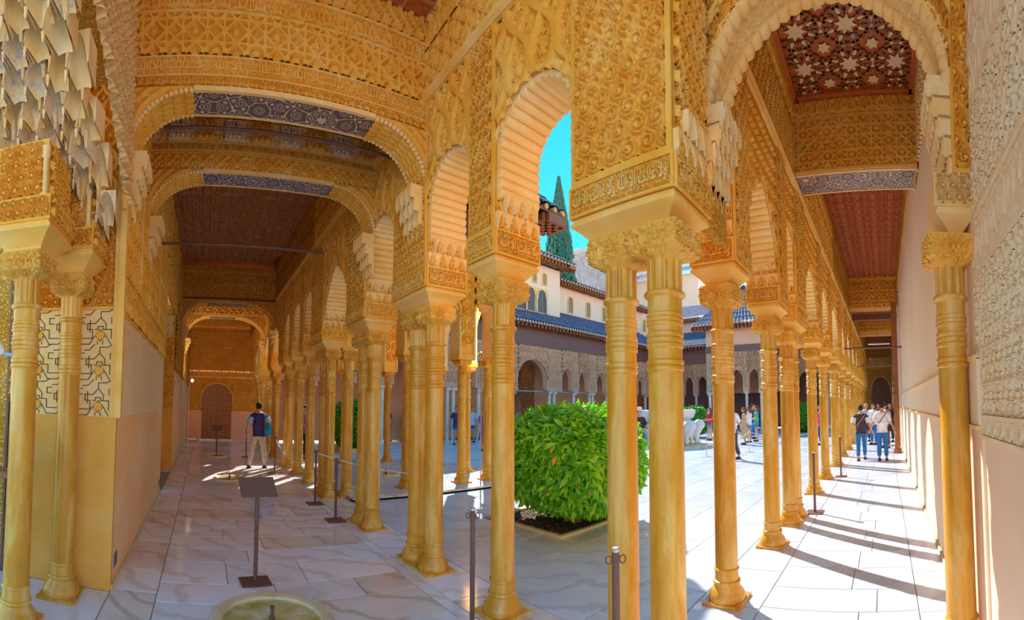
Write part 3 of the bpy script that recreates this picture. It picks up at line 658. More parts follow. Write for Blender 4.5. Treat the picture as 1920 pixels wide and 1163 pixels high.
for ix in range(3):
    for iz in range(3):
        mb = MB(); cx, cz = -1.655 + (ix + .5) * cw, 1.51 + iz * ch + ch * .25
        pl = [(cx + (.05 if k % 2 == 0 else .034) * math.cos(k * PI / 8), cz + (.05 if k % 2 == 0 else .034) * math.sin(k * PI / 8)) for k in range(16)]
        mb.add([(x, PY - .012, z) for x, z in pl] + [(cx, PY - .022, cz)] + [(x, PY, z) for x, z in pl], [(k, (k + 1) % 16, 17 + (k + 1) % 16, 17 + k) for k in range(16)], [(k, (k + 1) % 16, 16) for k in range(16)])
        mb.build('star_boss', M['gold'], sp, False)
mb = MB(); mb.box(-.815, -.76, PY - .03, PY + .02, 1.5, 5.5); mb.build('corner_fillet', M['gold_smooth'], wlo, False)
mb = MB(); mb.box(-1.80, -1.66, PY + .02, PY + .08, 1.65, 3.2); relief(mb, (-1.80, PY + .019, 1.65), X_, Z_, -Y_, .14, 1.5, .008, .008, p_script(.12, .03), .014); mb.build('carved_panel', M['gold'], wlo)
mb = MB(); mb.box(-1.80, -1.66, PY + .02, PY + .06, .28, 1.62); mb.build('zellige_panel', M['zellige'], wlo, False)
mb = MB(); mb.box(-1.825, -1.80, PY + .01, PY + .07, .0, 3.2); mb.box(-1.80, -1.66, PY + .015, PY + .07, 1.60, 1.66); mb.box(-1.80, -1.66, PY + .015, PY + .07, 0, .28); mb.build('tile_frame', M['grey_panel'], wlo, False)
column(-1.30, 2.92, 'golden column standing free beside the stalactite portal, carrying a spotlight', 'portal columns', 1.02)
column(-1.14, 3.50, 'golden column close against the orange pier of the stalactite portal', 'portal columns', .98)
frP = Frame((0, 0, 0), X_, Y_)
for (x0, x1, y0, y1) in ((-1.52, -1.06, 2.68, 3.14), (-1.36, -.92, 3.28, 3.70)):
    fr_ = Frame((0, y0, 0), X_, Y_); impost(fr_, wlo, x0, x1, y1 - y0, M['gold_smooth'])
    mb = MB(); mb.box(x0 - .01, x1 + .01, y0 - .01, y1 + .01, ZI1, 3.02); relief(mb, (x0, y0 - .011, ZI1 + .02), X_, Z_, -Y_, x1 - x0, .13, .006, .006, p_arab(.07), .012); relief(mb, (x1 + .011, y0, ZI1 + .02), Y_, Z_, X_, y1 - y0, .13, .008, .006, p_arab(.07), .012)
    mb.build('carved_block', M['gold'], wlo)
    mb = MB(); mb.box(x0 + .03, x1 - .03, y0 + .03, y1, 3.02, 3.42); relief(mb, (x0 + .07, y0 + .029, 3.04), X_, Z_, -Y_, x1 - x0 - .14, .36, .006, .006, p_arab(.085), .014); relief(mb, (x1 - .029, y0 + .06, 3.04), Y_, Z_, X_, y1 - y0 - .08, .36, .008, .006, p_arab(.085), .012); mb.build('niche_panel', M['gold'], wlo)
    for sx in (x0 + .05, x1 - .05):
        mb = MB(); mb.lathe([(.03, 3.02), (.03, 3.04), (.02, 3.05), (.02, 3.28), (.03, 3.30), (.034, 3.36), (.0, 3.37)], 10, (sx, y0 + .03, 0)); mb.build('colonnette', M['gold_pale'], wlo)
rg = random.Random(3)
nT = 12
for k in range(nT):
    f = k / (nT - 1); z = 3.02 + .088 * k + .12 * f; y = 3.60 - 1.55 * f ** 1.25; n = 7
    x0, x1 = -1.86, -.78
    for i in range(n + 1):
        cw_ = (x1 - x0) / n; x = x0 + (i + (.5 if k % 2 else 0)) * cw_
        if x - cw_ / 2 < x0 - .1 or x + cw_ / 2 > x1 + .03: continue
        if f < .30 and (-1.56 < x < -.9) and y > 3.1 and False: continue
        muq(wlo, (x, y + rg.uniform(-.02, .02), z + rg.uniform(-.02, .02)), cw_ * rg.uniform(.86, 1.02), .20 * rg.uniform(.9, 1.3), .17 * rg.uniform(.85, 1.2), rg.uniform(-.18, .18), M['blue_stucco'] if rg.random() < .45 else M['pale_stucco'])
# spandrel of the portal arch in the plane of the wall
def vb_portal(u): 
    f = np.clip((3.66 - (2.0 + u)) / 1.6, 0, 1) ** .8; return 3.3 + .98 * f
mb = MB(); relief(mb, (WX, 2.0, 0), Y_, Z_, X_, 1.66, 5.5, .014, .012, p_drip(.07), .035, vb=vb_portal); mb.build('stalactite_spandrel', M['gold_pale'], wlo)
mb = MB(); mb.box(WX - 1.1, WX - .005, 1.9, 3.68, 4.45, 5.5); mb.build('portal_core', M['gold_carved'], wlo, False)
mb = MB(); mb.box(-2.3, WX - .02, 3.72, 3.9, 0, 5.6); mb.build('portal_core', M['gold_carved'], wlo, False)
mb = MB(); mb.tube([(WX + .02, 2.05, 5.05), (WX + .02, 3.62, 4.95)], .035, 8); mb.tube([(WX + .02, 3.62, 3.3), (WX + .02, 3.62, 5.5)], .03, 8); mb.build('roll_moulding', M['gold_smooth'], wlo)
# ---------------------------------------------------------------- lintels with lobed brackets, ceilings
def bracket_curve(side, s_in, s_out, z_top, z_bot):
    r = abs(s_out - s_in)
    return lambda s: z_bot + (z_top - z_bot) * np.sqrt(np.clip(1 - ((np.abs(s - s_in)) / r) ** 2, 0, 1))
def lintel(name, label, fr, a, b, aL, bR, T, zs, ztop, bands, q, soffit, zb, mat='gold', corb=True, lob=.022):
    """beam from a to b with soffit between aL and bR; quarter brackets at both ends down to zb. fr: s across, t along the gallery"""
    st = struct(name, label, 'lintel'); S, Tn = fr.S, fr.T
    mb = MB(); mb.obox(fr(a, 0, zs + .004), S, Z_, Tn, b - a, ztop - zs - .004, .002, T); mb.build('beam_core', M[mat], st, False)
    for z0, z1, fn, dep in bands:
        mb = MB()
        if fn is None: mb.obox(fr(a, 0, z0), S, Z_, -Tn, b - a, z1 - z0, -.002, dep); mb.build('moulding', M['gold_smooth'], st, False); continue
        txt = fn == 'text'
        relief(mb, fr(a, -.001, z0), S, Z_, -Tn, b - a, z1 - z0, q, q, p_arab(.06) if txt else fn, .007 if txt else dep, off=(a, -z0 if not txt else 0))
        o = mb.build('carved_band', M[mat], st)
        if txt:
            flip = np.dot(np.cross(S, Z_), -Tn) < 0
            n = max(1, int(round((b - a) / .62))); L = (b - a) / n
            for i in range(n):
                O = fr(a + L * (i + (.97 if flip else .03)), 0, z0 + .02); inscription(O, -S if flip else S, Z_, -Tn, L * .93, z1 - z0 - .035, .022, M['gold_smooth'], o)
    mb = MB(); mb.obox(fr(aL, .02, zs), S, Tn, -Z_, bR - aL, T - .04, -.003, .004); mb.build('painted_soffit', soffit, st, False)
    mb = MB(); mb.obox(fr(aL, -.012, zs - .01), S, Z_, -Tn, bR - aL, .045, -.03, .004); mb.obox(fr(aL, T - .02, zs - .01), S, Z_, Tn, bR - aL, .045, 0, .025); mb.build('soffit_fillet', M['gold_pale'], st, False)
    for (e0, e1) in ((aL, a), (bR, b)):
        s0, s1 = min(e0, e1), max(e0, e1); cv = bracket_curve(0, e0, e1, zs, zb)
        mb = MB(); relief(mb, fr(s0, -.001, 0), S, Z_, -Tn, s1 - s0, zs + .01, min(.012, (s1 - s0) / 30), q * 1.2, p_arcs(e0, zs, s0), .014, vb=lambda u: cv(s0 + u), cosu=True)
        x = (s0 + s1) / 2 - (s1 - s0) / 2 * np.cos(np.linspace(0, PI, 61)); zz = cv(x); tq = np.linspace(0, T, max(4, int(T / q))); al = np.concatenate([[0], np.cumsum(np.hypot(np.diff(x), np.diff(zz)))])
        tx, tz = np.gradient(x), np.gradient(zz); tl = np.hypot(tx, tz); hh_ = p_drip(.07)(tq[None] + 0 * al[:, None], al[:, None] + 0 * tq) * .02
        mb.grid(np.array([[fr(x[i_] + tz[i_] / tl[i_] * hh_[i_, j_], tq[j_], zz[i_] - tx[i_] / tl[i_] * hh_[i_, j_]) for j_ in range(len(tq))] for i_ in range(len(x))]))
        mb.grid(np.stack([np.stack([fr(i_, T, j_) for i_, j_ in zip(x, zz)]), np.stack([fr(i_, T, zs) for i_ in x])], 1))
        br = mb.build('bracket', M[mat], st)
        # lobes along both arrises
        P = np.stack([x, zz], 1); seg_ = np.hypot(*np.diff(P, axis=0).T); cum = np.concatenate([[0], np.cumsum(seg_)]); n = max(5, int(cum[-1] / (lob * 2)))
        at = (np.arange(n) + .5) / n * cum[-1]
        for t in (.0, T):
            mb = MB()
            for i_, j_ in zip(np.interp(at, cum, x), np.interp(at, cum, zz)): mb.sphere(fr(i_, t, j_), lob * 1.05, 8, 5)
            o = mb.build('lobed_edge', M['gold_pale'], br); o['kind'] = 'stuff'
        if corb:
            d = 1 if e1 > e0 else -1; rz = math.atan2(-S[0] * d, S[1] * d) 
            for k in range(4):
                for j in range(3):
                    muq(st, fr(e1, T * (j + .5) / 3, zb - .52 + .125 * k), T / 3, .14, .03 + .045 * k, rz, M['gold_pale'])
    return st
def p_arcs(c, zt, s0):
    def f(u, v):
        r = np.hypot((u + s0 - c) * 1.0, (v - zt + .55) * 1.0); a = np.abs(r / .075 - np.round(r / .075)); return np.maximum(1 - sstep(.2, .34, a), .5 * p_arab(.06)(u, v))
    return f
frA = Frame((0, 3.72, 0), X_, Y_)
b1 = [(4.44, 4.52, p_arab(.075), .012), (4.52, 4.535, None, .02), (4.535, 4.69, 'text', .01), (4.69, 4.705, None, .02), (4.705, 5.08, p_girih(.36), .018), (5.08, 5.11, None, .03), (5.11, 5.30, p_script(.19, .045), .014), (5.30, 5.33, None, .025), (5.33, 5.58, p_net(.12), .014)]
lintel('trim_1', 'nearest carved lintel across the fountain gallery, with dark blue interlaced soffit', frA, -.74, 2.05, -.18, 1.50, .33, 4.40, CEIL_L, b1, .0075, M['soffit_tan'], 3.86)
frB = Frame((0, 5.06, 0), X_, Y_)
b2 = [(4.43, 4.63, p_girih(.2), .012), (4.63, 4.655, None, .03), (4.655, 4.74, p_arab(.08), .012), (4.74, 4.76, None, .02), (4.99, 5.02, None, .05), (5.02, 5.58, p_net(.14), .02)]
l2 = lintel('trim_2', 'second lintel across the fountain gallery, with painted panels and grey interlaced soffit', frB, -.74, 2.05, -.10, 1.50, .31, 4.40, CEIL_L, b2, .010, M['soffit_grey'], 3.86)
for i in range(8):
    x = -.52 + i * .33; mb = MB(); mb.box(x, x + .24, 4.99, 5.06, 4.77, 4.99); relief(mb, (x + .01, 4.989, 4.775), X_, Z_, -Y_, .22, .21, .01, .01, p_arab(.07) if i % 2 else p_girih(.11), .014); pn = mb.build('painted_panel', M['blue_stucco'] if i % 2 == 0 else M['gold'], l2)
    if i % 2 == 0:
        m2 = MB(); m2.box(x + .03, x + .21, 4.975, 4.985, 4.91, 4.965); m2.build('blue_cartouche', M['soffit_blue'], pn, False)
mb = MB(); relief(mb, (-.74, 5.058, 4.76), X_, Z_, -Y_, 2.79, .23, .02, .02, p_net(.1), .012); mb.build('carved_band', M['gold_pale'], l2)
frC = Frame((0, 12.8, 0), X_, Y_)
b3 = [(4.72, 4.80, None, .03), (4.80, 5.42, p_girih(.5), .03), (5.42, 5.46, None, .03), (5.46, 5.75, p_script(.3, .06), .02)]
l3 = lintel('trim_3', 'third lintel across the fountain gallery with a row of round bosses', frC, -.74, 2.05, .0, 1.2, .4, 4.66, 5.75, b3, .016, M['soffit_grey'], 3.9, lob=.03)
for i in range(5):
    mb = MB(); mb.sphere((-.35 + i * .5, 12.79, 5.1), .07, 12, 8, (1, .4, 1)); mb.build('boss', M['gold_pale'], l3)
frC2 = Frame((0, 15.0, 0), X_, Y_)
lintel('trim_4', 'farthest lintel of the fountain gallery, in front of the wooden door', frC2, -.74, 2.05, .1, 1.0, .4, 4.7, 5.75, b3, .02, M['soffit_tan'], 3.9, lob=.03)

# right gallery: transverse lobed arch at the entrance
st = struct('wall_arch_right', 'double lobed arch across the entrance of the sunlit gallery', 'arch')
TX, TT, ay0, ay1 = 2.60, .34, -.46, 1.12
frT = Frame((TX, 0, 0), Y_, X_); w = ay1 - ay0; c = (ay0 + ay1) / 2; zs0, zap_ = 3.60, 4.52
azT = lambda x: zs0 + (zap_ - zs0) * np.sqrt(np.clip(1 - (x / (w / 2)) ** 2, 0, 1))
x = -w / 2 * np.cos(np.linspace(0, PI, 61)); zz = azT(x)
mb = MB(); relief(mb, frT(ay0, -.001, 0), Y_, Z_, -X_, w, 5.6, .01, .012, p_arab(.12), .016, vb=lambda u: azT(u - w / 2), cosu=True); mb.build('spandrel', M['gold'], st)
mb = MB(); mb.grid(np.stack([np.stack([frT(c + a, TT, b_) for a, b_ in zip(x, zz)]), np.stack([frT(c + a, TT, 5.6) for a in x])], 1)); mb.build('spandrel', M['gold_carved'], st)
# carved soffit: relief displaced along the curve normal
nT_ = 14; nx_ = 160; th = np.linspace(0, PI, nx_); sx = -w / 2 * np.cos(th); sz = azT(sx); tt = np.linspace(0, TT, 40)
ln_ = np.concatenate([[0], np.cumsum(np.hypot(np.diff(sx), np.diff(sz)))]); Hh = p_arab(.085)(ln_[:, None] + 0 * tt, 0 * ln_[:, None] + tt) * .012
nrx, nrz = np.cos(th), -np.sin(th); P = np.stack([TX + tt[None] + 0 * sx[:, None], c + sx[:, None] + nrx[:, None] * Hh, sz[:, None] + nrz[:, None] * Hh], -1)
mb = MB(); mb.grid(P); mb.build('arch_soffit', M['gold_pale'], st)
nl = 30
lobe = MB(); lobe.tube([(-.05, 0, 0), (-.04, 0, 0), (.04, 0, 0), (.05, 0, 0)], [.04, .055, .055, .04], 12); lobe_me = lobe.mesh('arch_lobe')
for t_ in (.03, TT - .03):
    at = (np.arange(nl) + .5) / nl * ln_[-1]
    for a, b_ in zip(np.interp(at, ln_, sx), np.interp(at, ln_, sz)): link('arch_lobe', lobe_me, M['gold_pale'], st, frT(c + a, t_, b_ + .012))
mb = MB(); rows = []
for o_, d_ in ((.10, 0), (.10, .03), (.15, .04), (.16, 0)):
    rows.append(np.stack([frT(c + math.sin(k) * 0 + (-math.cos(k)) * (w / 2 + o_), -d_, zs0 + math.sin(k) * (zap_ - zs0 + o_)) for k in np.linspace(0, PI, 60)]))
mb.grid(np.stack(rows, 1)); mb.build('archivolt', M['gold_smooth'], st)
for e1, d in ((ay0, -1), (ay1, 1)):                    # stalactite corbels below the springings
    for k in range(5):
        for j in range(4): muq(st, frT(e1 + .03 * d, TT * (j + .5) / 4, 3.02 + .125 * k), TT / 4, .14, .05 + .03 * k, (0 if d > 0 else PI), M['gold_pale'] if (k + j) % 2 else M['pale_stucco'])
mb = MB(); mb.box(TX, TX + TT, 1.10, 1.18, ZI1, 5.6); mb.build('arch_jamb', M['gold_carved'], st, False)
mb = MB(); mb.box(TX - .02, TX + TT, -.60, ay0, ZB1, 5.6); relief(mb, (TX - .021, -.585, ZB1 + .03), Y_, Z_, -X_, .11, 2.5, .006, .006, p_arab(.105), .016); mb.build('carved_pilaster', M['gold'], st)
impost(Frame((TX + .0, 0, 0), Y_, X_), st, -.60, -.36, TT, M['gold_pale'])
mb = MB(); mb.box(TX - .01, TX + TT + .01, -.61, -.34, ZI1, ZB1); relief(mb, (TX - .011, -.60, ZI1 + .01), Y_, Z_, -X_, .25, .18, .006, .006, p_arab(.07), .012); mb.build('carved_block', M['gold_pale'], st)
column(TX + .16, -.445, 'golden column engaged against the cream wall at the sunlit gallery entrance', 'wall columns')

# right gallery lintels
frRl = Frame((5.85, 0, 0), Y_, X_)
br1 = [(4.88, 4.92, None, .03), (4.92, 5.62, p_girih(.34), .018), (5.62, 5.66, None, .03), (5.66, 5.95, p_script(.27, .05), .014)]
l5 = lintel('trim_5', 'carved lintel across the sunlit gallery with three large rosettes', frRl, -.55, 1.18, -.53, 1.15, .55, 4.86, CEIL_R, br1, .009, M['soffit_tan'], 4.84, corb=False)
for yy in (-.45, .30, 1.05):
    mb = MB(); mb.sphere((5.85, yy, 5.27), .17, 20, 10, (.22, 1, 1)); rr_ = np.linspace(.17, .2, 3); mb.build('rosette', M['gold_carved'], l5)
for yy, z in ((-.1, 5.58), (.7, 5.58), (.3, 4.98), (-.1, 4.98), (.7, 4.98)):
    mb = MB(); mb.sphere((5.85, yy, z), .035, 10, 6, (.5, 1, 1)); mb.build('boss', M['gold_pale'], l5)
frRm = Frame((15.2, 0, 0), Y_, X_)
br2 = [(5.0, 5.06, None, .03), (5.06, 5.85, p_girih(.35), .03), (5.85, 6.15, p_script(.3, .06), .02)]
lintel('trim_6', 'lintel beyond the walking couple in the sunlit gallery', frRm, -.55, 1.18, -.53, 1.15, .4, 5.0, 6.2, br2, .025, M['wood_brown'], 4.98, corb=False)
frRn = Frame((20.5, 0, 0), Y_, X_)
lintel('trim_7', 'farthest lintel of the sunlit gallery', frRn, -.55, 1.18, -.5, 1.1, .4, 4.9, 6.2, br2, .03, M['wood_brown'], 4.88, corb=False)
for x_, z_ in ((16.4, 4.85), (18.6, 5.25)):
    mb = MB(); mb.box(x_, x_ + .2, -.55, 1.18, z_, z_ + .22); o = mb.build('tie_beam', M['wood_dark'], None, False); tag(o, 'dark timber tie beam high across the sunlit gallery', 'beam', 'dark timber tie beams of the sunlit gallery')

# ---------------------------------------------------------------- ceilings
cl = struct('ceiling_left', 'dark wooden ceiling of the fountain gallery', 'ceiling')
mb = MB(); mb.box(-.9, 2.06, 1.6, 3.9, CEIL_L, CEIL_L + .08); mb.build('ceiling_board', M['wood_red'], cl, False)
mb = MB()
for k in range(9):
    y = 1.75 + k * .25; mb.box(-.8, 2.04, y, y + .03, CEIL_L - .02, CEIL_L + .01)
for k in range(11):
    x_ = -.7 + k * .27; mb.box(x_, x_ + .03, 1.65, 3.85, CEIL_L - .02, CEIL_L + .01)
mb.build('ceiling_batten', M['wood_brown'], cl, False)['kind'] = 'stuff'
mb = MB(); mb.box(-.9, 2.06, 3.9, 5.3, CEIL_L, CEIL_L + .08); mb.build('ceiling_board', M['wood_brown'], cl, False)
mb = MB(); relief(mb, (-.9, 5.3, 6.0), X_, Y_, -Z_, 2.96, 7.5, .04, .05, p_girih(.42), .03); mb.box(-.9, 2.06, 5.3, 20, 6.03, 6.1); mb.build('ceiling_board', M['wood_brown'], cl)
for y0, y1 in ((5.3, 5.45),):
    mb = MB(); mb.box(-.9, 2.06, y0, y1, CEIL_L, 6.05); mb.build('ceiling_upstand', M['gold_carved'], cl, False)
mb = MB(); mb.box(2.04, 2.06, 5.36, 20, CEIL_L, 6.05); mb.box(-.78, -.74, 5.36, 20, CEIL_L, 6.05); mb.build('ceiling_cove', M['gold_carved'], cl, False)
cr = struct('ceiling_right', 'red timber ceiling of the sunlit gallery with inlaid stars', 'ceiling')
mb = MB(); mb.box(2.6, 5.9, -.6, 1.2, CEIL_R + .015, CEIL_R + .09); mb.build('ceiling_board', M['wood_red'], cr, False)
def star_poly(n, r1, r2, rot=0): return [((r1 if k % 2 == 0 else r2) * math.cos(k * PI / n + rot), (r1 if k % 2 == 0 else r2) * math.sin(k * PI / n + rot)) for k in range(2 * n)]
def hex_poly(a, b_): return [(-a * .5, -b_), (a * .5, -b_), (a, 0), (a * .5, b_), (-a * .5, b_), (-a, 0)]
def inlay_mesh(poly, nm): mb_ = MB(); mb_.prism(poly, -.012, 0); return mb_.mesh(nm, False)
IN = [inlay_mesh(star_poly(8, .135, .075), 'inlay'), inlay_mesh(hex_poly(.066, .056), 'inlay'), inlay_mesh(star_poly(4, .06, .028), 'inlay'), inlay_mesh(hex_poly(.04, .075), 'inlay'), inlay_mesh(star_poly(6, .085, .055), 'inlay')]
bars = []
P_ = .58
rg = random.Random(5)
for ix in range(-1, 7):
    for iy in range(4):
        cx, cy = 3.0 + ix * P_, -.27 + iy * P_
        def put(k, dx, dy, rot=0.0):
            x1, y1 = cx + dx, cy + dy
            if 2.72 < x1 < 5.72 and -.46 < y1 < 1.06:
                o = link('inlay', IN[k], M['inlay_grey'] if rg.random() < .08 else M['inlay'], cr, (x1, y1, CEIL_R + .004)); o.rotation_euler = (0, 0, rot)
        put(0, 0, 0, .2)
        for q_ in range(8): put(1, .215 * math.cos(q_ * PI / 4 + PI / 8), .215 * math.sin(q_ * PI / 4 + PI / 8), q_ * PI / 4 + PI / 8)
        put(4, P_ / 2, P_ / 2, .3); put(3, P_ / 2, 0, 0); put(3, 0, P_ / 2, PI / 2)
        for q_ in range(8):
            a = q_ * PI / 4; bars.append(((cx + .14 * math.cos(a), cy + .14 * math.sin(a)), (cx + .30 * math.cos(a + .35), cy + .30 * math.sin(a + .35)))); bars.append(((cx + .14 * math.cos(a), cy + .14 * math.sin(a)), (cx + .30 * math.cos(a - .35), cy + .30 * math.sin(a - .35))))
            bars.append(((cx + .27 * math.cos(a), cy + .27 * math.sin(a)), (cx + .27 * math.cos(a + PI / 4), cy + .27 * math.sin(a + PI / 4))))
mb = MB()
for a, b_ in bars:
    a, b_ = np.array(a), np.array(b_); mid = (a + b_) / 2
    if not (2.7 < mid[0] < 5.75 and -.5 < mid[1] < 1.1): continue
    d = b_ - a; L = np.hypot(*d); d /= L; n_ = np.array([-d[1], d[0]]); mb.obox((*(a - n_ * .016), CEIL_R + .012), (*d, 0), (*n_, 0), (0, 0, -1), L, .032, 0, .03)
mb.build('lattice', M['wood_frame'], cr, False)['kind'] = 'stuff'
mb = MB(); mb.box(2.6, 5.85, -.56, -.46, CEIL_R - .05, CEIL_R + .02); mb.box(2.6, 5.85, 1.08, 1.18, CEIL_R - .05, CEIL_R + .02); mb.box(5.74, 5.85, -.5, 1.1, CEIL_R - .05, CEIL_R + .02); mb.build('ceiling_frame', M['wood_red'], cr, False)
mb = MB(); relief(mb, (6.4, -.6, 6.22), X_, Y_, -Z_, 9.0, 1.8, .03, .02, p_girih(.36), .03); mb.box(6.3, 33.5, -.6, 1.2, 6.24, 6.3); mb.build('ceiling_board', M['wood_red'], cr)
mb = MB(); mb.box(6.4, 33.5, 1.16, 1.19, CEIL_R, 6.25); mb.box(6.4, 33.5, -.57, -.53, 5.6, 6.25); mb.build('ceiling_cove', M['gold_carved'], cr, False)

# ---------------------------------------------------------------- outer wall of the sunlit gallery
WY = -.55
wro = struct('wall_right', 'smooth cream outer wall of the sunlit gallery with a ledge above the dado', 'wall')
mb = MB(); mb.box(2.5, 33.4, WY - .1, WY - .02, 1.90, 6.0); mb.build('plain_panel', M['cream'], wro, False)
mb = MB(); mb.box(2.5, 33.4, WY - .1, WY + .006, 1.50, 1.90); mb.build('ledge_band', M['cream'], wro, False)
for z_ in (1.475, 1.895):
    mb = MB(); mb.box(2.5, 33.4, WY - .1, WY + .022, z_, z_ + .022); mb.build('ledge_moulding', M['gold_pale'], wro, False)
mb = MB(); mb.box(2.5, 33.4, WY - .1, WY - .012, 0, 1.48); mb.build('dado_panel', M['dado_cream'], wro, False)
mb = MB(); relief(mb, (2.95, WY - .018, 4.95), X_, Z_, Y_, 2.9, 1.0, .02, .014, p_arab(.1), .014); mb.build('carved_frieze', M['gold_pale'], wro)
mb = MB(); mb.box(2.9, 33.4, WY - .01, WY + .012, 0, .04); o = mb.build('baseboard_right', M['kerb'], None, False); tag(o, 'low stone skirting along the foot of the cream wall', 'skirting', kind='structure')
zoneR = [(0, 1.43, 'dado_cream'), (1.43, 1.55, 'net'), (1.55, 2.4, 'arab'), (2.4, 2.75, 'script'), (2.75, 3.4, 'arab'), (3.4, 3.75, 'script'), (3.75, 5.6, 'net')]
carved_strip(wro, (1.0, WY - .03, 0), X_, Y_, 1.58, zoneR, (.011, .008), 'cream_carved', .007)
mb = MB(); mb.box(-.9, 2.6, WY - .1, 1.6, CEIL_L, CEIL_L + .08); mb.build('ceiling_board', M['wood_red'], cl, False)

# end walls
we = struct('wall_end_left', 'carved end wall of the fountain gallery around the arched wooden door', 'wall')
EY = 19.9; fe = Frame((0, EY, 0), X_, Y_)
mb = MB(); mb.box(-.8, -.12, EY, EY + .1, 0, 1.3); mb.box(1.24, 2.6, EY, EY + .1, 0, 1.3); mb.build('dado_panel', M['pink'], we, False)
mb = MB(); relief(mb, (-.8, EY, 0), X_, Z_, -Y_, 3.4, 2.85, .02, .03, p_arab(.22), .02, vb=lambda u: np.where(np.abs(u - 1.36) < .68, 1.85 + .72 * np.sqrt(np.clip(1 - ((u - 1.36) / .68) ** 2, 0, 1)), 1.3)); mb.build('carved_panel', M['gold'], we)
mb = MB(); relief(mb, (-.8, EY, 2.85), X_, Z_, -Y_, 3.4, .3, .02, .02, p_script(.3, .06), .02, off=(0, 0)); relief(mb, (-.8, EY, 3.15), X_, Z_, -Y_, 3.4, 2.0, .02, .02, p_girih(.34), .03); mb.box(-.8, 2.6, EY - .02, EY, 5.15, 6.1); mb.build('carved_panel', M['gold'], we)
mb = MB(); mb.box(-.2, 1.3, EY + .07, EY + .1, 0, 2.7); mb.build('door_backing', M['wood_dark'], we, False)
dr = struct('door_1', 'arched double wooden door with metal studs at the gallery end', 'door')
def arched_leaf(mb, x0, x1, cx, r, zs_, y0, y1):
    xs_ = np.linspace(x0, x1, 12); zt = zs_ + np.sqrt(np.clip(r * r - (xs_ - cx) ** 2, 0, None))
    F = np.stack([np.stack([xs_, 0 * xs_ + y0, 0 * xs_ + .04], -1), np.stack([xs_, 0 * xs_ + y0, zt], -1), np.stack([xs_, 0 * xs_ + y1, zt], -1), np.stack([xs_, 0 * xs_ + y1, 0 * xs_ + .04], -1)], 1); mb.grid(F, cv=True)
for x0, x1 in ((-.12, .555), (.565, 1.24)):
    mb = MB(); arched_leaf(mb, x0, x1, .56, .70, 1.86, EY - .01, EY + .06); lf = mb.build('door_leaf', M['wood_door'], dr, False)
    mb = MB()
    for i in range(3):
        for j in range(9): mb.sphere((x0 + .14 + i * .2, EY - .012, .25 + j * .24), .028, 6, 4)
    mb.build('door_stud', M['tile_gold'], lf)['kind'] = 'stuff'
mb = MB(); mb.tube([(.56 - .74 * math.cos(k), EY - .02, 1.86 + .74 * math.sin(k)) for k in np.linspace(-.2, PI + .2, 30)], .045, 8); mb.build('door_arch', M['gold_smooth'], dr)
mb = MB(); mb.box(-.2, 1.32, EY - .35, EY, 0, .05); mb.build('door_step', M['marble'], dr, False)
we2 = struct('wall_end_right', 'far end wall of the sunlit gallery with an arched doorway', 'wall')
EX = 33.3
mb = MB(); mb.box(EX, EX + .1, -.6, 1.6, 0, 6.2); mb.build('plain_panel', M['gold_carved'], we2, False)
mb = MB(); relief(mb, (EX - .01, -.5, 4.3), Y_, Z_, -X_, 1.7, .9, .03, .03, p_net(.3), .03); mb.build('carved_panel', M['gold_pale'], we2)
mb = MB(); ys_ = np.linspace(-.45, 1.0, 20); zt = 2.6 + np.sqrt(np.clip(.725 ** 2 - (ys_ - .275) ** 2, 0, None)) * 1.5
mb.grid(np.stack([np.stack([0 * ys_ + EX - .03, ys_, 0 * ys_], -1), np.stack([0 * ys_ + EX - .03, ys_, zt], -1)], 1)); mb.build('door_leaf', M['wood_dark'], we2, False)
mb = MB(); mb.tube([(EX - .05, .275 - .76 * math.cos(k), 2.6 + 1.14 * math.sin(k)) for k in np.linspace(0, PI, 30)], .06, 8); mb.build('door_arch', M['gold_smooth'], we2)
# ---------------------------------------------------------------- paving
def slab_mesh(w, d, h=.03):
    mb = MB(); b = .004
    for z, o in ((0, 0), (h - b, 0), (h, b)): pass
    R = [[(o, o, z), (w - o, o, z), (w - o, d - o, z), (o, d - o, z)] for z, o in ((-h, 0), (-b, 0), (0, b))]
    mb.grid(np.array(R), cv=True); mb.add(R[2], [(0, 1, 2, 3)]); return mb.mesh('slab', False)
NSLAB = 0
def slab(parent, x0, x1, y0, y1, mat, z=0.0, gap=.004):
    mb = MB(); b = .003; g = gap
    x0 += g; x1 -= g; y0 += g; y1 -= g
    R = [[(x0 + o, y0 + o, zz), (x1 - o, y0 + o, zz), (x1 - o, y1 - o, zz), (x0 + o, y1 - o, zz)] for zz, o in ((z - .03, 0), (z - b, 0), (z, b))]
    mb.grid(np.array(R), cv=True); mb.add(R[2], [(0, 1, 2, 3)]); return mb.build('slab', mat, parent, False)
rg = random.Random(11)
fl = struct('floor_left', 'polished veined marble paving of the fountain gallery', 'floor')
mb = MB(); mb.box(-2.4, 2.56, -1.2, 20, -.06, -.012); mb.build('joint_bed', M['joint'], fl, False)
y = .2
while y < 19.8:                                          # cross rows
    d = rg.choice((.40, .46, .5, .55)) if y < 9 else rg.choice((.55, .7, .8)); xs_ = [-.36]
    while xs_[-1] < 1.94:
        nx = xs_[-1] + rg.uniform(.55, 1.25); xs_.append(1.94 if nx > 1.6 else nx)
    for a, b_ in zip(xs_[:-1], xs_[1:]): slab(fl, a, b_, y, min(19.9, y + d), M['marble'] if rg.random() < .72 else M['marble_tan'])
    y += d
y = .1
while y < 19.8:                                          # strip along the dado, narrow border and slabs under the columns
    d = rg.uniform(.5, .9); slab(fl, -.76, -.36, y, min(19.9, y + d), M['marble_tan'] if rg.random() < .6 else M['marble']); y += d
y = 1.0
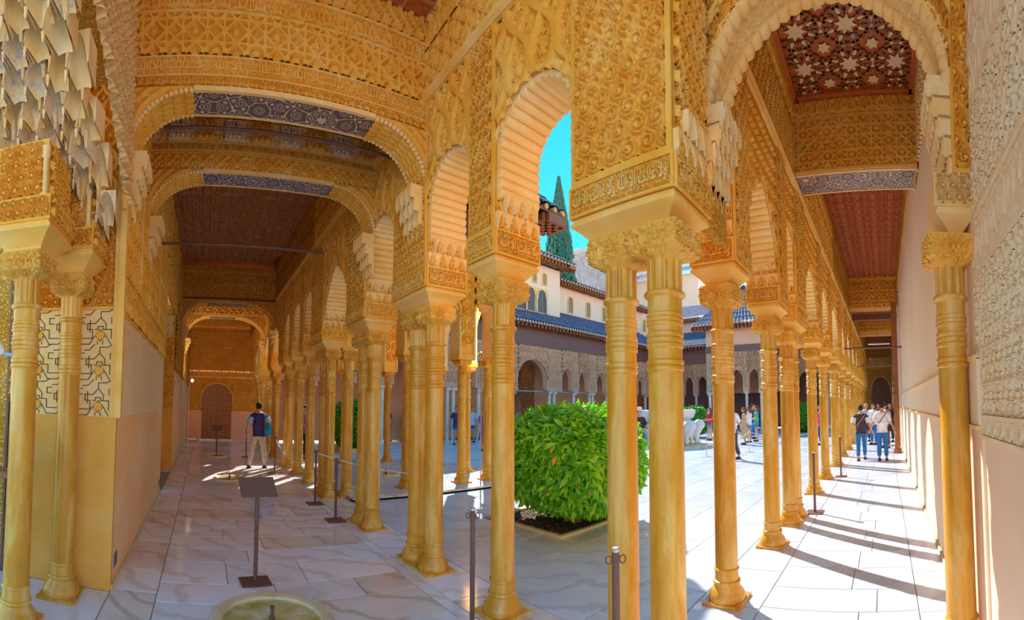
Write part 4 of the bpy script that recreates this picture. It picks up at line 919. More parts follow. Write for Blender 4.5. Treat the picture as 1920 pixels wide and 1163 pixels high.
while y < 19.8:
    d = rg.uniform(.7, 1.1) * (1 if y < 8 else 1.6); slab(fl, 1.94, 2.06, y, min(19.9, y + d), M['marble']); slab(fl, 2.06, 2.56, y, min(19.9, y + d), M['marble_tan'] if rg.random() < .3 else M['marble']); y += d
for (a, b_, c_, d_) in ((-2.3, -1.5, 2.4, 3.7), (-1.5, -.76, 2.3, 3.0), (-1.5, -.76, 3.0, 3.7), (-1.6, -.76, 1.4, 2.3)): slab(fl, a, b_, c_, d_, M['marble'])
fr2 = struct('floor_right', 'sunlit white marble paving of the gallery along the cream wall', 'floor')
mb = MB(); mb.box(2.56, 33.4, -.7, 1.62, -.06, -.012); mb.build('joint_bed', M['joint'], fr2, False)
x = 2.56
while x < 33.2:
    d = rg.choice((.42, .5, .58)) if x < 9 else rg.uniform(.8, 1.2); ys_ = [-.22]; nx = rg.uniform(.1, .55); ys_ += [nx, 1.06]
    for a, b_ in zip(ys_[:-1], ys_[1:]): slab(fr2, x, min(33.3, x + d), a, b_, M['marble_court'])
    x += d
x = 2.56
while x < 33.2:
    d = rg.uniform(.8, 1.3) * (1 if x < 12 else 2); slab(fr2, x, min(33.3, x + d), -.55, -.22, M['marble_court']); slab(fr2, x, min(33.3, x + d), 1.06, 1.60, M['marble_court']); x += d
for (a, b_, c_, d_) in ((.2, 1.3, -.5, .2), (1.3, 2.56, -.5, .2), (2.06, 2.56, .2, 1.0)): slab(fr2, a, b_, c_, d_, M['marble'])
fc = struct('floor_court', 'wide white marble paving of the open courtyard', 'floor')
mb = MB(); mb.box(2.5, 31.2, 1.5, 18.2, -.06, -.012); mb.build('joint_bed', M['joint'], fc, False)
BX0, BX1, BY0, BY1 = 4.13, 5.55, 3.83, 5.25             # planting bed of the near tree
y = 1.60; row = 0
while y < 17.9:
    d = .62 if y < 7 else (.9 if y < 12 else 1.5); x = 2.56; row += 1; x += 0
    xs_ = [2.56]
    while xs_[-1] < 31.0:
        nx = xs_[-1] + (rg.uniform(.9, 1.5) if y < 7 and xs_[-1] < 9 else rg.uniform(2.0, 3.4)); xs_.append(min(nx, 31.1) if nx < 30.4 else 31.1)
    for a, b_ in zip(xs_[:-1], xs_[1:]):
        if a < BX1 and b_ > BX0 and y < BY1 and y + d > BY0:                 # cut round the bed
            if a < BX0 - .15: slab(fc, a, BX0 - .06, y, y + d, M['marble_court'])
            if b_ > BX1 + .15: slab(fc, BX1 + .06, b_, y, y + d, M['marble_court'])
            if y < BY0 - .1: slab(fc, max(a, BX0 - .06), min(b_, BX1 + .06), y, BY0 - .06, M['marble_court'])
            if y + d > BY1 + .1: slab(fc, max(a, BX0 - .06), min(b_, BX1 + .06), BY1 + .06, y + d, M['marble_court'])
            continue
        slab(fc, a, b_, y, min(18.1, y + d), M['marble_court'])
    y += d
# pavilion floor
fp = struct('floor_pavilion', 'raised marble floor of the pavilion with a stone kerb', 'floor')
PX0, PX1, PV0, PV1 = 2.58, 6.75, 7.15, 12.25
mb = MB(); mb.box(PX0, PX1, PV0, PV1, -.02, .03); mb.build('floor_bed', M['joint'], fp, False)
x = PX0
while x < PX1 - .1:
    d = rg.uniform(.6, .95); y = PV0 + .14
    while y < PV1 - .2:
        e_ = rg.uniform(.7, 1.3); slab(fp, x, min(PX1 - .14, x + d), y, min(PV1 - .14, y + e_), M['marble_court'], .06); y += e_
    x += d
for (a, b_, c_, d_) in ((PX0, PX1, PV0, PV0 + .14), (PX0, PX1, PV1 - .14, PV1), (PX1 - .14, PX1, PV0 + .14, PV1 - .14)):
    mb = MB(); mb.box(a, b_, c_, d_, -.02, .065); mb.build('kerb', M['marble_tan'], fp, False)
ground = struct('floor_ground', 'plain ground around the palace', 'ground')
mb = MB(); mb.box(-60, 90, -60, 110, -.5, -.07); mb.build('ground_plane', M['marble_tan'], ground, False)
# ---------------------------------------------------------------- roofs
def tiled(mb, A, B, C, D, pitch=.22, amp=.045, rows=6):
    """A-B eave, D-C ridge; barrel tiles running up the slope"""
    A, B, C, D = (np.asarray(p, float) for p in (A, B, C, D)); L = np.linalg.norm(B - A); n = max(3, int(L / pitch)) * 6
    s = np.linspace(0, 1, n + 1); t = np.repeat(np.linspace(0, 1, rows + 1), 2)[1:-1]; N = np.cross(B - A, D - A); N /= np.linalg.norm(N); N = N if N[2] > 0 else -N
    h = amp * (np.abs(np.sin(np.linspace(0, n / 6 * PI, n + 1))) ** .7); st = np.tile([.03, 0], rows)
    E0 = A + (B - A) * s[:, None]; E1 = D + (C - D) * s[:, None]
    P = E0[:, None] + (E1 - E0)[:, None] * t[None, :, None] + N * (h[:, None] + st[None])[..., None]; mb.grid(P)
def eaves(roof, A, B, out, z, drop, mat_end='tile_end', pitch=.22, br=.3, rows=True):
    """fascia, row of tile ends and bracket row below an eave from A to B; out = outward horizontal vector"""
    A, B, out = np.array([*A, 0.]), np.array([*B, 0.]), np.array([*out, 0.]); L = np.linalg.norm(B - A); d = (B - A) / L; n = max(2, int(L / pitch))
    mb = MB()
    for i in range(n):
        c = A + d * (L * (i + .5) / n); mb.tube([c + out * .03 + Z_ * z, c - out * .25 + Z_ * (z + .03)], [.062, .062], 7)
    mb.build('tile_end', M[mat_end], roof)['kind'] = 'stuff'
    mb = MB(); mb.obox(A + Z_ * (z - .10), d, Z_, out, L, .05, -.9, -.02); mb.build('eave_board', M['wood_dark'], roof, False)
    mb = MB(); n = max(2, int(L / br))
    for i in range(n + 1):
        c = A + d * (L * i / n) - d * .045; mb.obox(c + Z_ * (z - .10 - drop), d, Z_, out, .09, drop, -.62, -.06)
    mb.build('eave_bracket', M['wood_frame'], roof, False)['kind'] = 'stuff'
def simple_arcade(name, label, fr, T, opens, a, b, ztop, mat, inn, zsp=2.69, kinds=('round',), zap=4.16, panels=True, q=.05, big=None):
    """distant arcade wall: solid piers, arched openings, carved panels over the arches"""
    st = struct(name, label, 'arcade wall'); cur = a
    edges = sorted(opens)
    for o0, o1 in edges + [(b, b)]:
        if o0 - cur > .01:
            mb = MB(); mb.obox(fr(cur, 0, zsp), fr.S, Z_, fr.T, o0 - cur, ztop - zsp, 0, T)
            relief(mb, fr(cur + .05, -.002, zsp + .3), fr.S, Z_, -fr.T, max(.05, o0 - cur - .1), ztop - zsp - .5, q * .7, q * .7, p_arab(.3), .02); mb.build('pier', M[mat], st)
            mb = MB(); mb.obox(fr(cur - .02, -.02, zsp), fr.S, Z_, fr.T, o0 - cur + .04, .12, 0, T + .04); mb.build('impost', M[mat], st, False)
        cur = o1
    for i, (o0, o1) in enumerate(edges):
        w = o1 - o0; c = (o0 + o1) / 2; k = kinds[i % len(kinds)]; za = zap
        if big and abs(c - big[0]) < .3: za = big[1]; k = 'round'
        r = w / 2; z0 = za - (1.0 * r if k == 'round' else 1.25 * r)
        if k == 'round': az = lambda x: z0 + (za - z0) * np.sqrt(np.clip(1 - (x / r) ** 2, 0, 1))
        else: az = lambda x: z0 + (za - z0) * np.clip(1 - (np.abs(x) / r) ** 1.6, 0, 1) ** .7 - .05 * np.abs(np.sin(x / r * PI * 3.5))
        x = -r * np.cos(np.linspace(0, PI, 33)); zz = az(x)
        mb = MB(); relief(mb, fr(o0, -.002, 0), fr.S, Z_, -fr.T, w, ztop, w / 40, q * .8, p_net(.32) if i % 3 else p_arab(.26), .035 if panels else .01, vb=lambda u: az(u - r), cosu=True)
        mb.grid(np.stack([np.stack([fr(c + u, T, z_) for u, z_ in zip(x, zz)]), np.stack([fr(c + u, T, ztop) for u in x])], 1)); mb.build('spandrel', M[mat], st)
        xs_ = np.concatenate([[-r], x, [r]]) * (1 - .008 / r); zs_ = np.concatenate([[zsp], zz, [zsp]])
        mb = MB(); mb.grid(np.stack([np.stack([fr(c + u, -.01, z_) for u, z_ in zip(xs_, zs_)]), np.stack([fr(c + u, T, z_) for u, z_ in zip(xs_, zs_)])], 1)); mb.build('arch_soffit', M[inn], st)
        mb = MB(); mb.tube([fr(c + u * 1.06, -.015, z_ + .04) for u, z_ in zip(xs_, zs_)], .03, 6); mb.build('archivolt', M[inn], st)
    return st
def far_col(x, y, label, group, mat='column_white', z=0):
    return tag(link('marble_column', FARCOL, M[mat], None, (x, y, z)), label, 'column', group)

# north side of the court
NY = 17.85; frN = Frame((0, NY, 0), X_, Y_); XC = 16.9
half = [(19.3, 20.3), (20.9, 21.9), (22.75, 23.8), (24.4, 25.5), (26.2, 27.3), (27.9, 28.9), (29.5, 30.5)]
opN = [(XC - 1.15, XC + 1.15)] + half + [(2 * XC - b_, 2 * XC - a) for a, b_ in half]
simple_arcade('wall_north', 'pink carved arcade across the court with a tall central arch', frN, .36, opN, 2.5, 31.6, 5.25, 'pink_carved', 'pink', kinds=('point',), big=(XC, 4.46))
GN = 'slender columns of the arcade across the court'
for x in (18.4, 18.8, 20.6, 22.15, 22.5, 24.1, 25.7, 26.0, 27.6, 29.2, 30.8):
    for xx in (x, 2 * XC - x): far_col(xx, NY + .18, 'slender pale column under the pink arcade across the court', GN)
wb = struct('wall_back_north', 'plain pink back wall behind the far arcade', 'wall')
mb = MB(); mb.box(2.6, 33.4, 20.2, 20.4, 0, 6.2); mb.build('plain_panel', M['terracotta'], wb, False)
mb = MB(); mb.box(2.6, 33.4, 18.2, 20.2, 5.2, 5.3); mb.build('ceiling_board', M['wood_brown'], wb, False)
dn = struct('door_2', 'tall carved wooden door leaf standing open in the big arch', 'door')
mb = MB(); mb.box(17.0, 18.0, 18.9, 19.0, 0, 4.3); relief(mb, (17.05, 18.89, .2), X_, Z_, -Y_, .9, 3.9, .03, .03, p_star(.4), .03); mb.build('door_leaf', M['wood_door'], dn)
mb = MB(); mb.box(16.0, 16.85, 19.4, 19.6, 0, 4.3); mb.build('doorway_jamb', M['cream'], dn, False)
for k in range(5): muq(dn, (16.05 + k * .18, 19.38, 2.5), .18, .3, .2, 0, M['cream'])
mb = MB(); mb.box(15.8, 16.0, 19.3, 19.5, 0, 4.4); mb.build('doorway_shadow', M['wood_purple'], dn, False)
for (z_, x0, x1) in ((2.66, XC - 1.3, XC + 1.3), (2.66, 19.2, 22.0)):
    mb = MB(); mb.tube([(x0, NY + .2, z_), (x1, NY + .2, z_)], .025, 6); o = mb.build('tie_rod', M['steel'], None); tag(o, 'thin pale tie rod across the ' + ('big far arch' if x0 < 18 else 'small far arches'), 'tie rod')
rn = struct('roof_north', 'slate blue barrel tile roof of the far gallery with dark wooden eaves', 'roof')
mb = MB(); mb.box(2.4, 31.4, NY - .05, NY + .3, 5.25, 6.25); mb.box(2.4, 31.4, NY - .09, NY, 5.25, 5.35); mb.build('wooden_frieze', M['wood_purple'], rn, False)
mb = MB(); tiled(mb, (2.0, 17.2, 6.5), (31.9, 17.2, 6.5), (31.9, 20.6, 8.4), (2.0, 20.6, 8.4), .24, .05, 8); mb.build('roof_tiles', M['roof_tile'], rn)['kind'] = 'stuff'
eaves(rn, (2.0, 17.2), (31.9, 17.2), (0, -1), 6.46, .16)

# east end
EXX = 31.2; frE = Frame((EXX, 0, 0), Y_, X_)
opE = [(1.9 + i * 1.18, 1.9 + i * 1.18 + .82) for i in range(4)] + [(12.4 + i * 1.18, 12.4 + i * 1.18 + .82) for i in range(4)]
simple_arcade('wall_east', 'pink carved arcade at the far short end of the court', frE, .36, opE, 1.5, 18.2, 5.1, 'pink_carved', 'pink', kinds=('point',))
for a, b_ in opE: far_col(EXX + .18, b_ + .18, 'slender pale column at the far short end of the court', 'columns at the short end')
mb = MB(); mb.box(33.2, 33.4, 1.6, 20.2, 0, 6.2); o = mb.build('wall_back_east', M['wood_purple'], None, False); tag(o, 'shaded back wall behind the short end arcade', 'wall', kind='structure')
re_ = struct('roof_east', 'slate blue barrel tile roof above the short end of the court', 'roof')
mb = MB(); mb.box(EXX - .05, EXX + .3, 1.5, 18, 5.1, 6.2); mb.build('wooden_frieze', M['wood_purple'], re_, False)
mb = MB(); tiled(mb, (30.6, 1.2, 6.5), (30.6, 18.5, 6.5), (34, 18.5, 8.2), (34, 1.2, 8.2), .26, .055, 8); mb.build('roof_tiles', M['roof_tile'], re_)['kind'] = 'stuff'
eaves(re_, (30.6, 1.2), (30.6, 18.5), (-1, 0), 6.46, .16)
eh = thing('palace_building', 'pinkish upper storey with a slate blue roof beyond the short end of the court', 'building', (0, 0, 0))
mb = MB(); mb.box(34, 39, 11.5, 19.4, 0, 9.4); mb.build('wall', M['white_wall'], eh, False)
mb = MB(); tiled(mb, (33.3, 11.0, 9.4), (33.3, 19.7, 9.4), (38, 19.7, 11.6), (38, 11.0, 11.6), .3, .06, 8); mb.build('roof', M['roof_tile'], eh)
mb = MB(); mb.box(33.4, 34, 11, 19.7, 9.1, 9.36); mb.build('eave', M['wood_dark'], eh, False)

# pavilions
def pavilion(tag_, x0, x1, y0, y1, west, mat, inn, colm, q, sfx):
    st = []
    zt = 5.35
    xs_ = [x0 + .15, x0 + (x1 - x0) * .37, x0 + (x1 - x0) * .69, x1]; 
    opS = [(x0 + .35, x0 + .35 + .9), (x0 + 1.75, x0 + 2.55), (x0 + 2.95, x1 - .5)]
    opE_ = [(y0 + .5, y0 + 1.25), (y0 + 1.6, y1 - 1.6), (y1 - 1.25, y1 - .5)]
    k = ('lobed',)
    simple_arcade('wall_pavilion_south' + sfx, 'carved %s arcade on the near side of the %s pavilion' % tag_, Frame((0, y0, 0), X_, Y_), .34, opS, x0, x1, zt, mat, inn, kinds=k, zap=4.05, q=q)
    simple_arcade('wall_pavilion_north' + sfx, 'carved %s arcade on the far side of the %s pavilion' % tag_, Frame((0, y1 - .34, 0), X_, Y_), .34, opS, x0, x1, zt, mat, inn, kinds=k, zap=4.05, q=q)
    fx = x1 - .34 if west else x0
    simple_arcade('wall_pavilion_front' + sfx, 'carved %s front of the %s pavilion facing the lion fountain' % tag_, Frame((fx, 0, 0), Y_, X_), .34, opE_, y0 + .34, y1 - .34, zt, mat, inn, kinds=k, zap=4.2, q=q)
    return opS, opE_
ZP = .06
opS, opE_ = pavilion(('golden', 'near'), 2.5, 6.42, 7.60, 11.85, True, 'gold', 'gold_pale', 'column', .03, '')
GP = 'columns of the near pavilion'
for x in (3.92, 5.25, 5.95, 6.25):
    column(x, 7.77, 'golden column on the near side of the pavilion beside the raised kerb', GP, z=ZP)
    column(x, 11.68, 'golden column on the far side of the pavilion', GP, z=ZP)
for y in (8.08, 9.02, 10.43, 11.37): column(6.25, y, 'golden column on the front of the pavilion towards the lion fountain', GP, z=ZP)
rp = struct('roof_pavilion', 'tiled hipped roof of the near pavilion with golden tile ends', 'roof')
x0, x1, y0, y1, ze = 2.0, 7.4, 6.68, 12.75, 6.2
ap = (4.5, 9.72, 9.0)
mb = MB()
for A, B in (((x0, y0), (x1, y0)), ((x1, y0), (x1, y1)), ((x1, y1), (x0, y1)), ((x0, y1), (x0, y0))): tiled(mb, (*A, ze), (*B, ze), (ap[0], ap[1], ap[2]), (ap[0] - .01, ap[1], ap[2]), .26, .055, 9)
mb.build('roof_tiles', M['roof_tile'], rp)['kind'] = 'stuff'
for A, B, o_ in (((x0, y0), (x1, y0), (0, -1)), ((x1, y0), (x1, y1), (1, 0)), ((x1, y1), (x0, y1), (0, 1))): eaves(rp, A, B, o_, ze - .03, .2, 'tile_gold', .26, .22)
mb = MB(); mb.box(2.5, 6.5, 7.55, 11.9, 5.35, 5.95); mb.build('wooden_frieze', M['wood_purple'], rp, False)
opS2, opE2 = pavilion(('pink', 'far'), 27.2, 31.1, 7.60, 11.85, False, 'pink_carved', 'pink', 'column_white', .05, '_far')
for x in (28.6, 29.95):
    far_col(x, 7.77, 'slender column of the far pavilion', 'columns of the far pavilion')
for y in (7.77, 8.0, 9.02, 10.43, 11.4, 11.68): far_col(27.37, y, 'slender column of the far pavilion', 'columns of the far pavilion')
rp2 = struct('roof_pavilion_far', 'tiled hipped roof of the far pavilion', 'roof')
x0, x1, y0, y1, ze = 26.4, 31.6, 6.9, 12.6, 7.2; ap = (29.3, 9.72, 10.4); mb = MB()
for A, B in (((x0, y0), (x1, y0)), ((x0, y0), (x0, y1))): tiled(mb, (*A, ze), (*B, ze), ap, (ap[0] - .01, ap[1], ap[2]), .26, .055, 9)
mb.build('roof_tiles', M['roof_tile'], rp2)['kind'] = 'stuff'
eaves(rp2, (x0, y0), (x0, y1), (-1, 0), ze - .03, .2, 'tile_end', .26, .25); eaves(rp2, (x0, y0), (x1, y0), (0, -1), ze - .03, .2, 'tile_end', .26, .25)
mb = MB(); mb.box(27.15, 31.2, 7.55, 11.9, 5.35, 5.8); mb.build('wooden_frieze', M['wood_purple'], rp2, False)
mb = MB(); mb.box(27.2, 31.1, 7.6, 11.85, 5.8, 7.1); mb.build('upper_wall', M['pink'], rp2, False)

# roofs of the two near galleries (seen from the court)
rw = struct('roof_near', 'tiled lean-to roofs over the two near galleries', 'roof')
mb = MB(); tiled(mb, (3.2, 1.4, 6.5), (3.2, 20.5, 6.5), (-1.2, 20.5, 8.0), (-1.2, 1.4, 8.0), .3, .06, 6); mb.build('roof_tiles', M['roof_tile'], rw)['kind'] = 'stuff'
mb = MB(); tiled(mb, (2.4, 2.3, 6.5), (34, 2.3, 6.5), (34, -1.2, 8.0), (2.4, -1.2, 8.0), .3, .06, 6); mb.build('roof_tiles', M['roof_tile'], rw)['kind'] = 'stuff'
mb = MB(); mb.box(2.46, 2.58, 1.6, 20, 5.5, 6.5); mb.box(2.5, 31, 1.5, 1.6, 5.5, 6.5); mb.build('wooden_frieze', M['wood_purple'], rw, False)

# ---------------------------------------------------------------- upper storeys beyond the far roof
def arched_window(parent, x, z, w, h, y, frame_mat='gold_pale'):
    xs_ = np.linspace(-w / 2, w / 2, 11); zt = z + h - w / 2 + np.sqrt(np.clip((w / 2) ** 2 - xs_ ** 2, 0, None))
    mb = MB(); mb.grid(np.stack([np.stack([x + xs_, 0 * xs_ + y - .02, 0 * xs_ + z], -1), np.stack([x + xs_, 0 * xs_ + y - .02, zt], -1)], 1)); 
    pth = [(x - w / 2, y - .03, z)] + [(x + a, y - .03, b_) for a, b_ in zip(xs_, zt)] + [(x + w / 2, y - .03, z), (x - w / 2, y - .03, z)]
    fm = MB(); fm.tube(pth, .05, 6); f = fm.build('window', M[frame_mat], parent); mb.build('pane', M['glass'], f, False)
    lm = MB()
    for i in range(1, 4): lm.box(x - w / 2 + w * i / 4 - .012, x - w / 2 + w * i / 4 + .012, y - .035, y - .022, z, z + h - .05)
    for i in range(1, 5): lm.box(x - w / 2, x + w / 2, y - .035, y - .022, z + h * i / 6 - .012, z + h * i / 6 + .012)
    lm.build('window_lattice', M['gold_pale'], f, False)
h1 = thing('palace_building', 'cream house with a twin arched balcony window under a projecting tiled roof', 'building', (0, 0, 0))
Y1 = 19.0
mb = MB(); mb.box(10, 20.4, Y1 + 1.6, 27, 0, 6.9); mb.box(10, 20.4, Y1, 27, 6.9, 10.6); mb.build('wall', M['white_wall'], h1, False)
arched_window(h1, 18.1, 9.4, .42, .75, Y1); arched_window(h1, 18.95, 9.4, .42, .75, Y1); arched_window(h1, 17.2, 9.4, .42, .75, Y1)
mb = MB(); mb.box(14.6, 19.3, Y1 - .02, Y1, 7.55, 9.15); mb.build('window_panel', M['gold_pale'], h1, False)
for x in (15.9, 17.0, 17.75, 18.72):
    w_ = .72 if x > 17.5 else .7; xs_ = np.linspace(-w_ / 2, w_ / 2, 13); zt = 8.6 + np.sqrt(np.clip((w_ / 2) ** 2 - xs_ ** 2, 0, None)) * 1.2
    mb = MB(); mb.grid(np.stack([np.stack([x + xs_, 0 * xs_ + Y1 - .04, 0 * xs_ + 7.62], -1), np.stack([x + xs_, 0 * xs_ + Y1 - .04, zt], -1)], 1)); wn = mb.build('window', M['glass'], h1, False)
    mb = MB(); mb.tube([(x + a, Y1 - .06, b_ + .03) for a, b_ in zip(xs_ * 1.08, zt)], .05, 6); mb.build('window_arch', M['gold_pale'], wn)
for x in (17.38, 18.24, 19.12):
    mb = MB(); mb.lathe([(.08, 7.6), (.05, 7.7), (.045, 8.35), (.09, 8.5), (.09, 8.62)], 8, (x, Y1 - .1, 0)); mb.build('window_column', M['column_white'], h1)
mb = MB(); tiled(mb, (9.5, 18.1, 10.95), (21.0, 18.1, 10.95), (18.5, 22, 13.2), (9.5, 22, 13.2), .3, .06, 6); tiled(mb, (21.0, 18.1, 10.95), (21.0, 26, 10.95), (18.5, 24, 13.2), (18.5, 22, 13.2), .3, .06, 6); mb.build('roof', M['roof_tile'], h1)
eaves(h1, (9.5, 18.1), (21.0, 18.1), (0, -1), 10.9, .2, 'tile_end', .3, .3); eaves(h1, (21.0, 18.1), (21.0, 26), (1, 0), 10.9, .2, 'tile_end', .3, .3)
h2 = thing('palace_building', 'cream upper storey with a row of small arched lattice windows', 'building', (0, 0, 0))
Y2 = 20.5
mb = MB(); mb.box(20.4, 32.9, Y2, 27, 0, 10.4); mb.build('wall', M['white_wall'], h2, False)
for i in range(6): arched_window(h2, 23.1 + i * 2.0, 8.55, .55, 1.15, Y2)
mb = MB(); tiled(mb, (20.4, 19.8, 10.55), (33.2, 19.8, 10.55), (33.2, 24, 11.6), (20.4, 24, 11.6), .3, .06, 6); mb.build('roof', M['roof_tile'], h2)
eaves(h2, (20.4, 19.8), (33.2, 19.8), (0, -1), 10.5, .2, 'tile_end', .3, .3)
ch = thing('stone_church', 'rubble stone gable and nave wall rising behind the cream houses', 'building', (0, 0, 0))
mb = MB(); mb.add([(30, 32, 0), (60, 32, 0), (60, 32, 23), (37.5, 32, 19.6), (31.0, 32, 16.2), (30, 42, 0), (60, 42, 0), (60, 42, 23), (37.5, 42, 19.6), (31, 42, 16.2)], [(0, 1, 6, 5), (1, 2, 7, 6), (2, 3, 8, 7), (3, 4, 9, 8), (4, 0, 5, 9)], [(0, 1, 2), (0, 2, 3), (0, 3, 4)]); mb.build('stone_wall', M['rubble'], ch, False)
mb = MB(); mb.tube([(30.6, 31.8, 16.2), (37.5, 31.8, 19.9), (60, 31.8, 23.3)], .3, 6); mb.build('coping', M['tile_end'], ch)
tw = thing('palace_building', 'shaded blue grey tower block behind the short end of the court', 'building', (0, 0, 0))
mb = MB(); mb.box(44, 56, 20, 29.5, 0, 17.0); mb.build('wall', M['white_wall'], tw, False)
mb = MB(); tiled(mb, (43, 19.5, 17), (43, 30, 17), (50, 30, 20), (50, 19.5, 20), .5, .08, 5); mb.build('roof', M['roof_tile'], tw)
# cypress behind the houses
cy = thing('cypress_tree', 'tall dark green cypress behind the cream house', 'tree', (31.0, 29.0, 0))
mb = MB(); mb.lathe([(.3, 0), (.25, 14), (.05, 24)], 8); mb.build('trunk', M['bark'], cy)
rgn = np.random.RandomState(4); V = []; n = 9000
zz = 8 + 16.6 * rgn.rand(n) ** .9; f = (zz - 8) / 16.6; rad = 1.75 * np.clip(np.sin(np.clip((1 - f) * 1.9, 0, PI / 2)), .03, 1) * (.75 + .3 * rgn.rand(n)); a = rgn.rand(n) * 2 * PI
P = np.stack([rad * np.cos(a), rad * np.sin(a), zz], -1); sz = .16 + .14 * rgn.rand(n); d1 = np.stack([np.cos(a + 1.4), np.sin(a + 1.4), 0 * a], -1) * sz[:, None] * .6; d2 = np.stack([np.cos(a) * .35, np.sin(a) * .35, 1 + 0 * a], -1) * sz[:, None] * 1.6
V = np.stack([P - d1, P + d1, P + d2], 1).reshape(-1, 3); mb = MB(); mb.add(V, None, np.arange(3 * n).reshape(-1, 3)); mb.build('foliage', M['cypress'], cy, False)['kind'] = 'stuff'
# ---------------------------------------------------------------- clipped trees in their beds
def leaf_mesh():
    L, W = .085, .016; P = [(0, 0, 0), (W, L * .35, -.006), (W * .9, L * .65, -.012), (0, L, -.03), (-W * .9, L * .65, -.012), (-W, L * .35, -.006), (0, L * .35, .003), (0, L * .65, -.004)]
    mb = MB(); mb.add(P, [(0, 1, 6, 5), (6, 1, 2, 7), (5, 6, 7, 4)], [(7, 2, 3), (4, 7, 3)]); return mb.mesh('leaf', True), np.array(P)
LEAF, LP = leaf_mesh()
def leaf_orient(nrm, rgn):
    """leaf grows outward and droops"""
    d = nrm * .55 + rgn.normal(0, .5, 3) + np.array([0, 0, -.45]); d /= np.linalg.norm(d)
    up = nrm + rgn.normal(0, .35, 3) + np.array([0, 0, .3]); x = np.cross(d, up); x /= np.linalg.norm(x) + 1e-9; z = np.cross(x, d); return np.stack([x, d, z], 1)
def super_pt(u, v, ex, r, hgt):
    c = lambda a: np.sign(np.cos(a)) * np.abs(np.cos(a)) ** ex; s_ = lambda a: np.sign(np.sin(a)) * np.abs(np.sin(a)) ** ex
    return np.array([r[0] * c(v) * c(u), r[1] * c(v) * s_(u), hgt * s_(v)])
def bush(name, label, loc, r, zc, hz, nleaf, nobj, sc, mat, ex=.75, seed=1, view=(0, 0), trunks=3, group=None):
    rgn = np.random.RandomState(seed); t = thing(name, label, 'tree', loc, 0, group)
    for i in range(trunks):
        a = i * 2.1 + .4; mb = MB(); mb.tube([(.1 * math.cos(a), .1 * math.sin(a), 0), (.09 * math.cos(a), .09 * math.sin(a), .2), (.22 * math.cos(a), .22 * math.sin(a), zc)], [.045, .038, .025], 8); mb.build('trunk', M['bark'], t)
    mb = MB(); mb.sphere((0, 0, zc), 1, 20, 12, (r[0] * .80, r[1] * .80, hz * .78)); mb.build('inner_growth', M[mat], t)
    pts = []
    while len(pts) < nleaf:
        p = rgn.normal(0, 1, 3); p /= np.linalg.norm(p); k = (np.abs(p[0]) ** 2.8 + np.abs(p[1]) ** 2.8 + np.abs(p[2]) ** 2.8) ** (-1 / 2.8)
        q = p * k * np.array([*r, hz]) * (.90 + .13 * rgn.rand() + .03 * np.sin(7 * p[0] + 5 * p[2])); pts.append((q + [0, 0, zc], p))
    vd = np.array([view[0] - loc[0], view[1] - loc[1]]); vd = vd / np.linalg.norm(vd)
    pts.sort(key=lambda a: -(a[1][0] * vd[0] + a[1][1] * vd[1] + .2 * a[1][2]))
    front = pts[:max(nobj * 4, 1)]; rgn.shuffle(front) if False else None
    idx = set(range(0, nobj * 4, 4)) if nobj else set()
    V = []; n = 0; Q = []; T = []
    for i, (p, nr) in enumerate(pts):
        R = leaf_orient(nr, rgn); s_ = sc * (.7 + .6 * rgn.rand())
        if i in idx:
            o = link('leaf', LEAF, M['leaf_yellow'] if rgn.rand() < .012 else M[mat], t, p); m4 = Matrix([[*(R[k] * s_), p[k]] for k in range(3)] + [[0, 0, 0, 1]]); o.matrix_local = m4
        else:
            V.append((LP * s_) @ R.T + p); b_ = n * 8; Q += [(b_, b_ + 1, b_ + 6, b_ + 5), (b_ + 6, b_ + 1, b_ + 2, b_ + 7), (b_ + 5, b_ + 6, b_ + 7, b_ + 4)]; T += [(b_ + 7, b_ + 2, b_ + 3), (b_ + 4, b_ + 7, b_ + 3)]; n += 1
    mb = MB(); mb.add(np.vstack(V), Q, T); mb.build('foliage', M[mat], t)['kind'] = 'stuff'
    return t
bc = ((BX0 + BX1) / 2, (BY0 + BY1) / 2)
bush('clipped_orange_tree', 'large rounded orange tree with glossy bright green leaves in a square bed', (4.86, 4.26, 0), (.92, .92), .93, .70, 8500, 300, 1.75, 'leaf', seed=2)
bed = thing('planting_bed', 'square soil bed with a yellow stone kerb under the large orange tree', 'planting bed', (0, 0, 0))
for a, b_, c_, d_ in ((BX0 - .06, BX1 + .06, BY0 - .06, BY0), (BX0 - .06, BX1 + .06, BY1, BY1 + .06), (BX0 - .06, BX0, BY0, BY1), (BX1, BX1 + .06, BY0, BY1)):
    mb = MB(); mb.box(a, b_, c_, d_, -.03, .035); mb.build('kerb_stone', M['kerb'], bed, False)
g = np.linspace(0, 1, 50); gx, gy = np.meshgrid(g, g, indexing='ij'); rgn = np.random.RandomState(9)
mb = MB(); mb.grid(np.stack([BX0 + gx * (BX1 - BX0), BY0 + gy * (BY1 - BY0), -.02 + .035 * rgn.rand(50, 50)], -1)); mb.build('soil', M['soil'], bed)
mb = MB(); n = 260
for i in range(n):
    p = np.array([BX0 + .05 + rgn.rand() * (BX1 - BX0 - .1), BY0 + .05 + rgn.rand() * (BY1 - BY0 - .1), .02]); R = leaf_orient(np.array([0, 0, 1.]), rgn); R[:, 1][2] = 0; mb.add((LP * .7) @ R.T + p, [(0, 1, 6, 5), (6, 1, 2, 7), (5, 6, 7, 4)], [(7, 2, 3), (4, 7, 3)])
mb.build('fallen_leaves', M['bark'], bed)['kind'] = 'stuff'
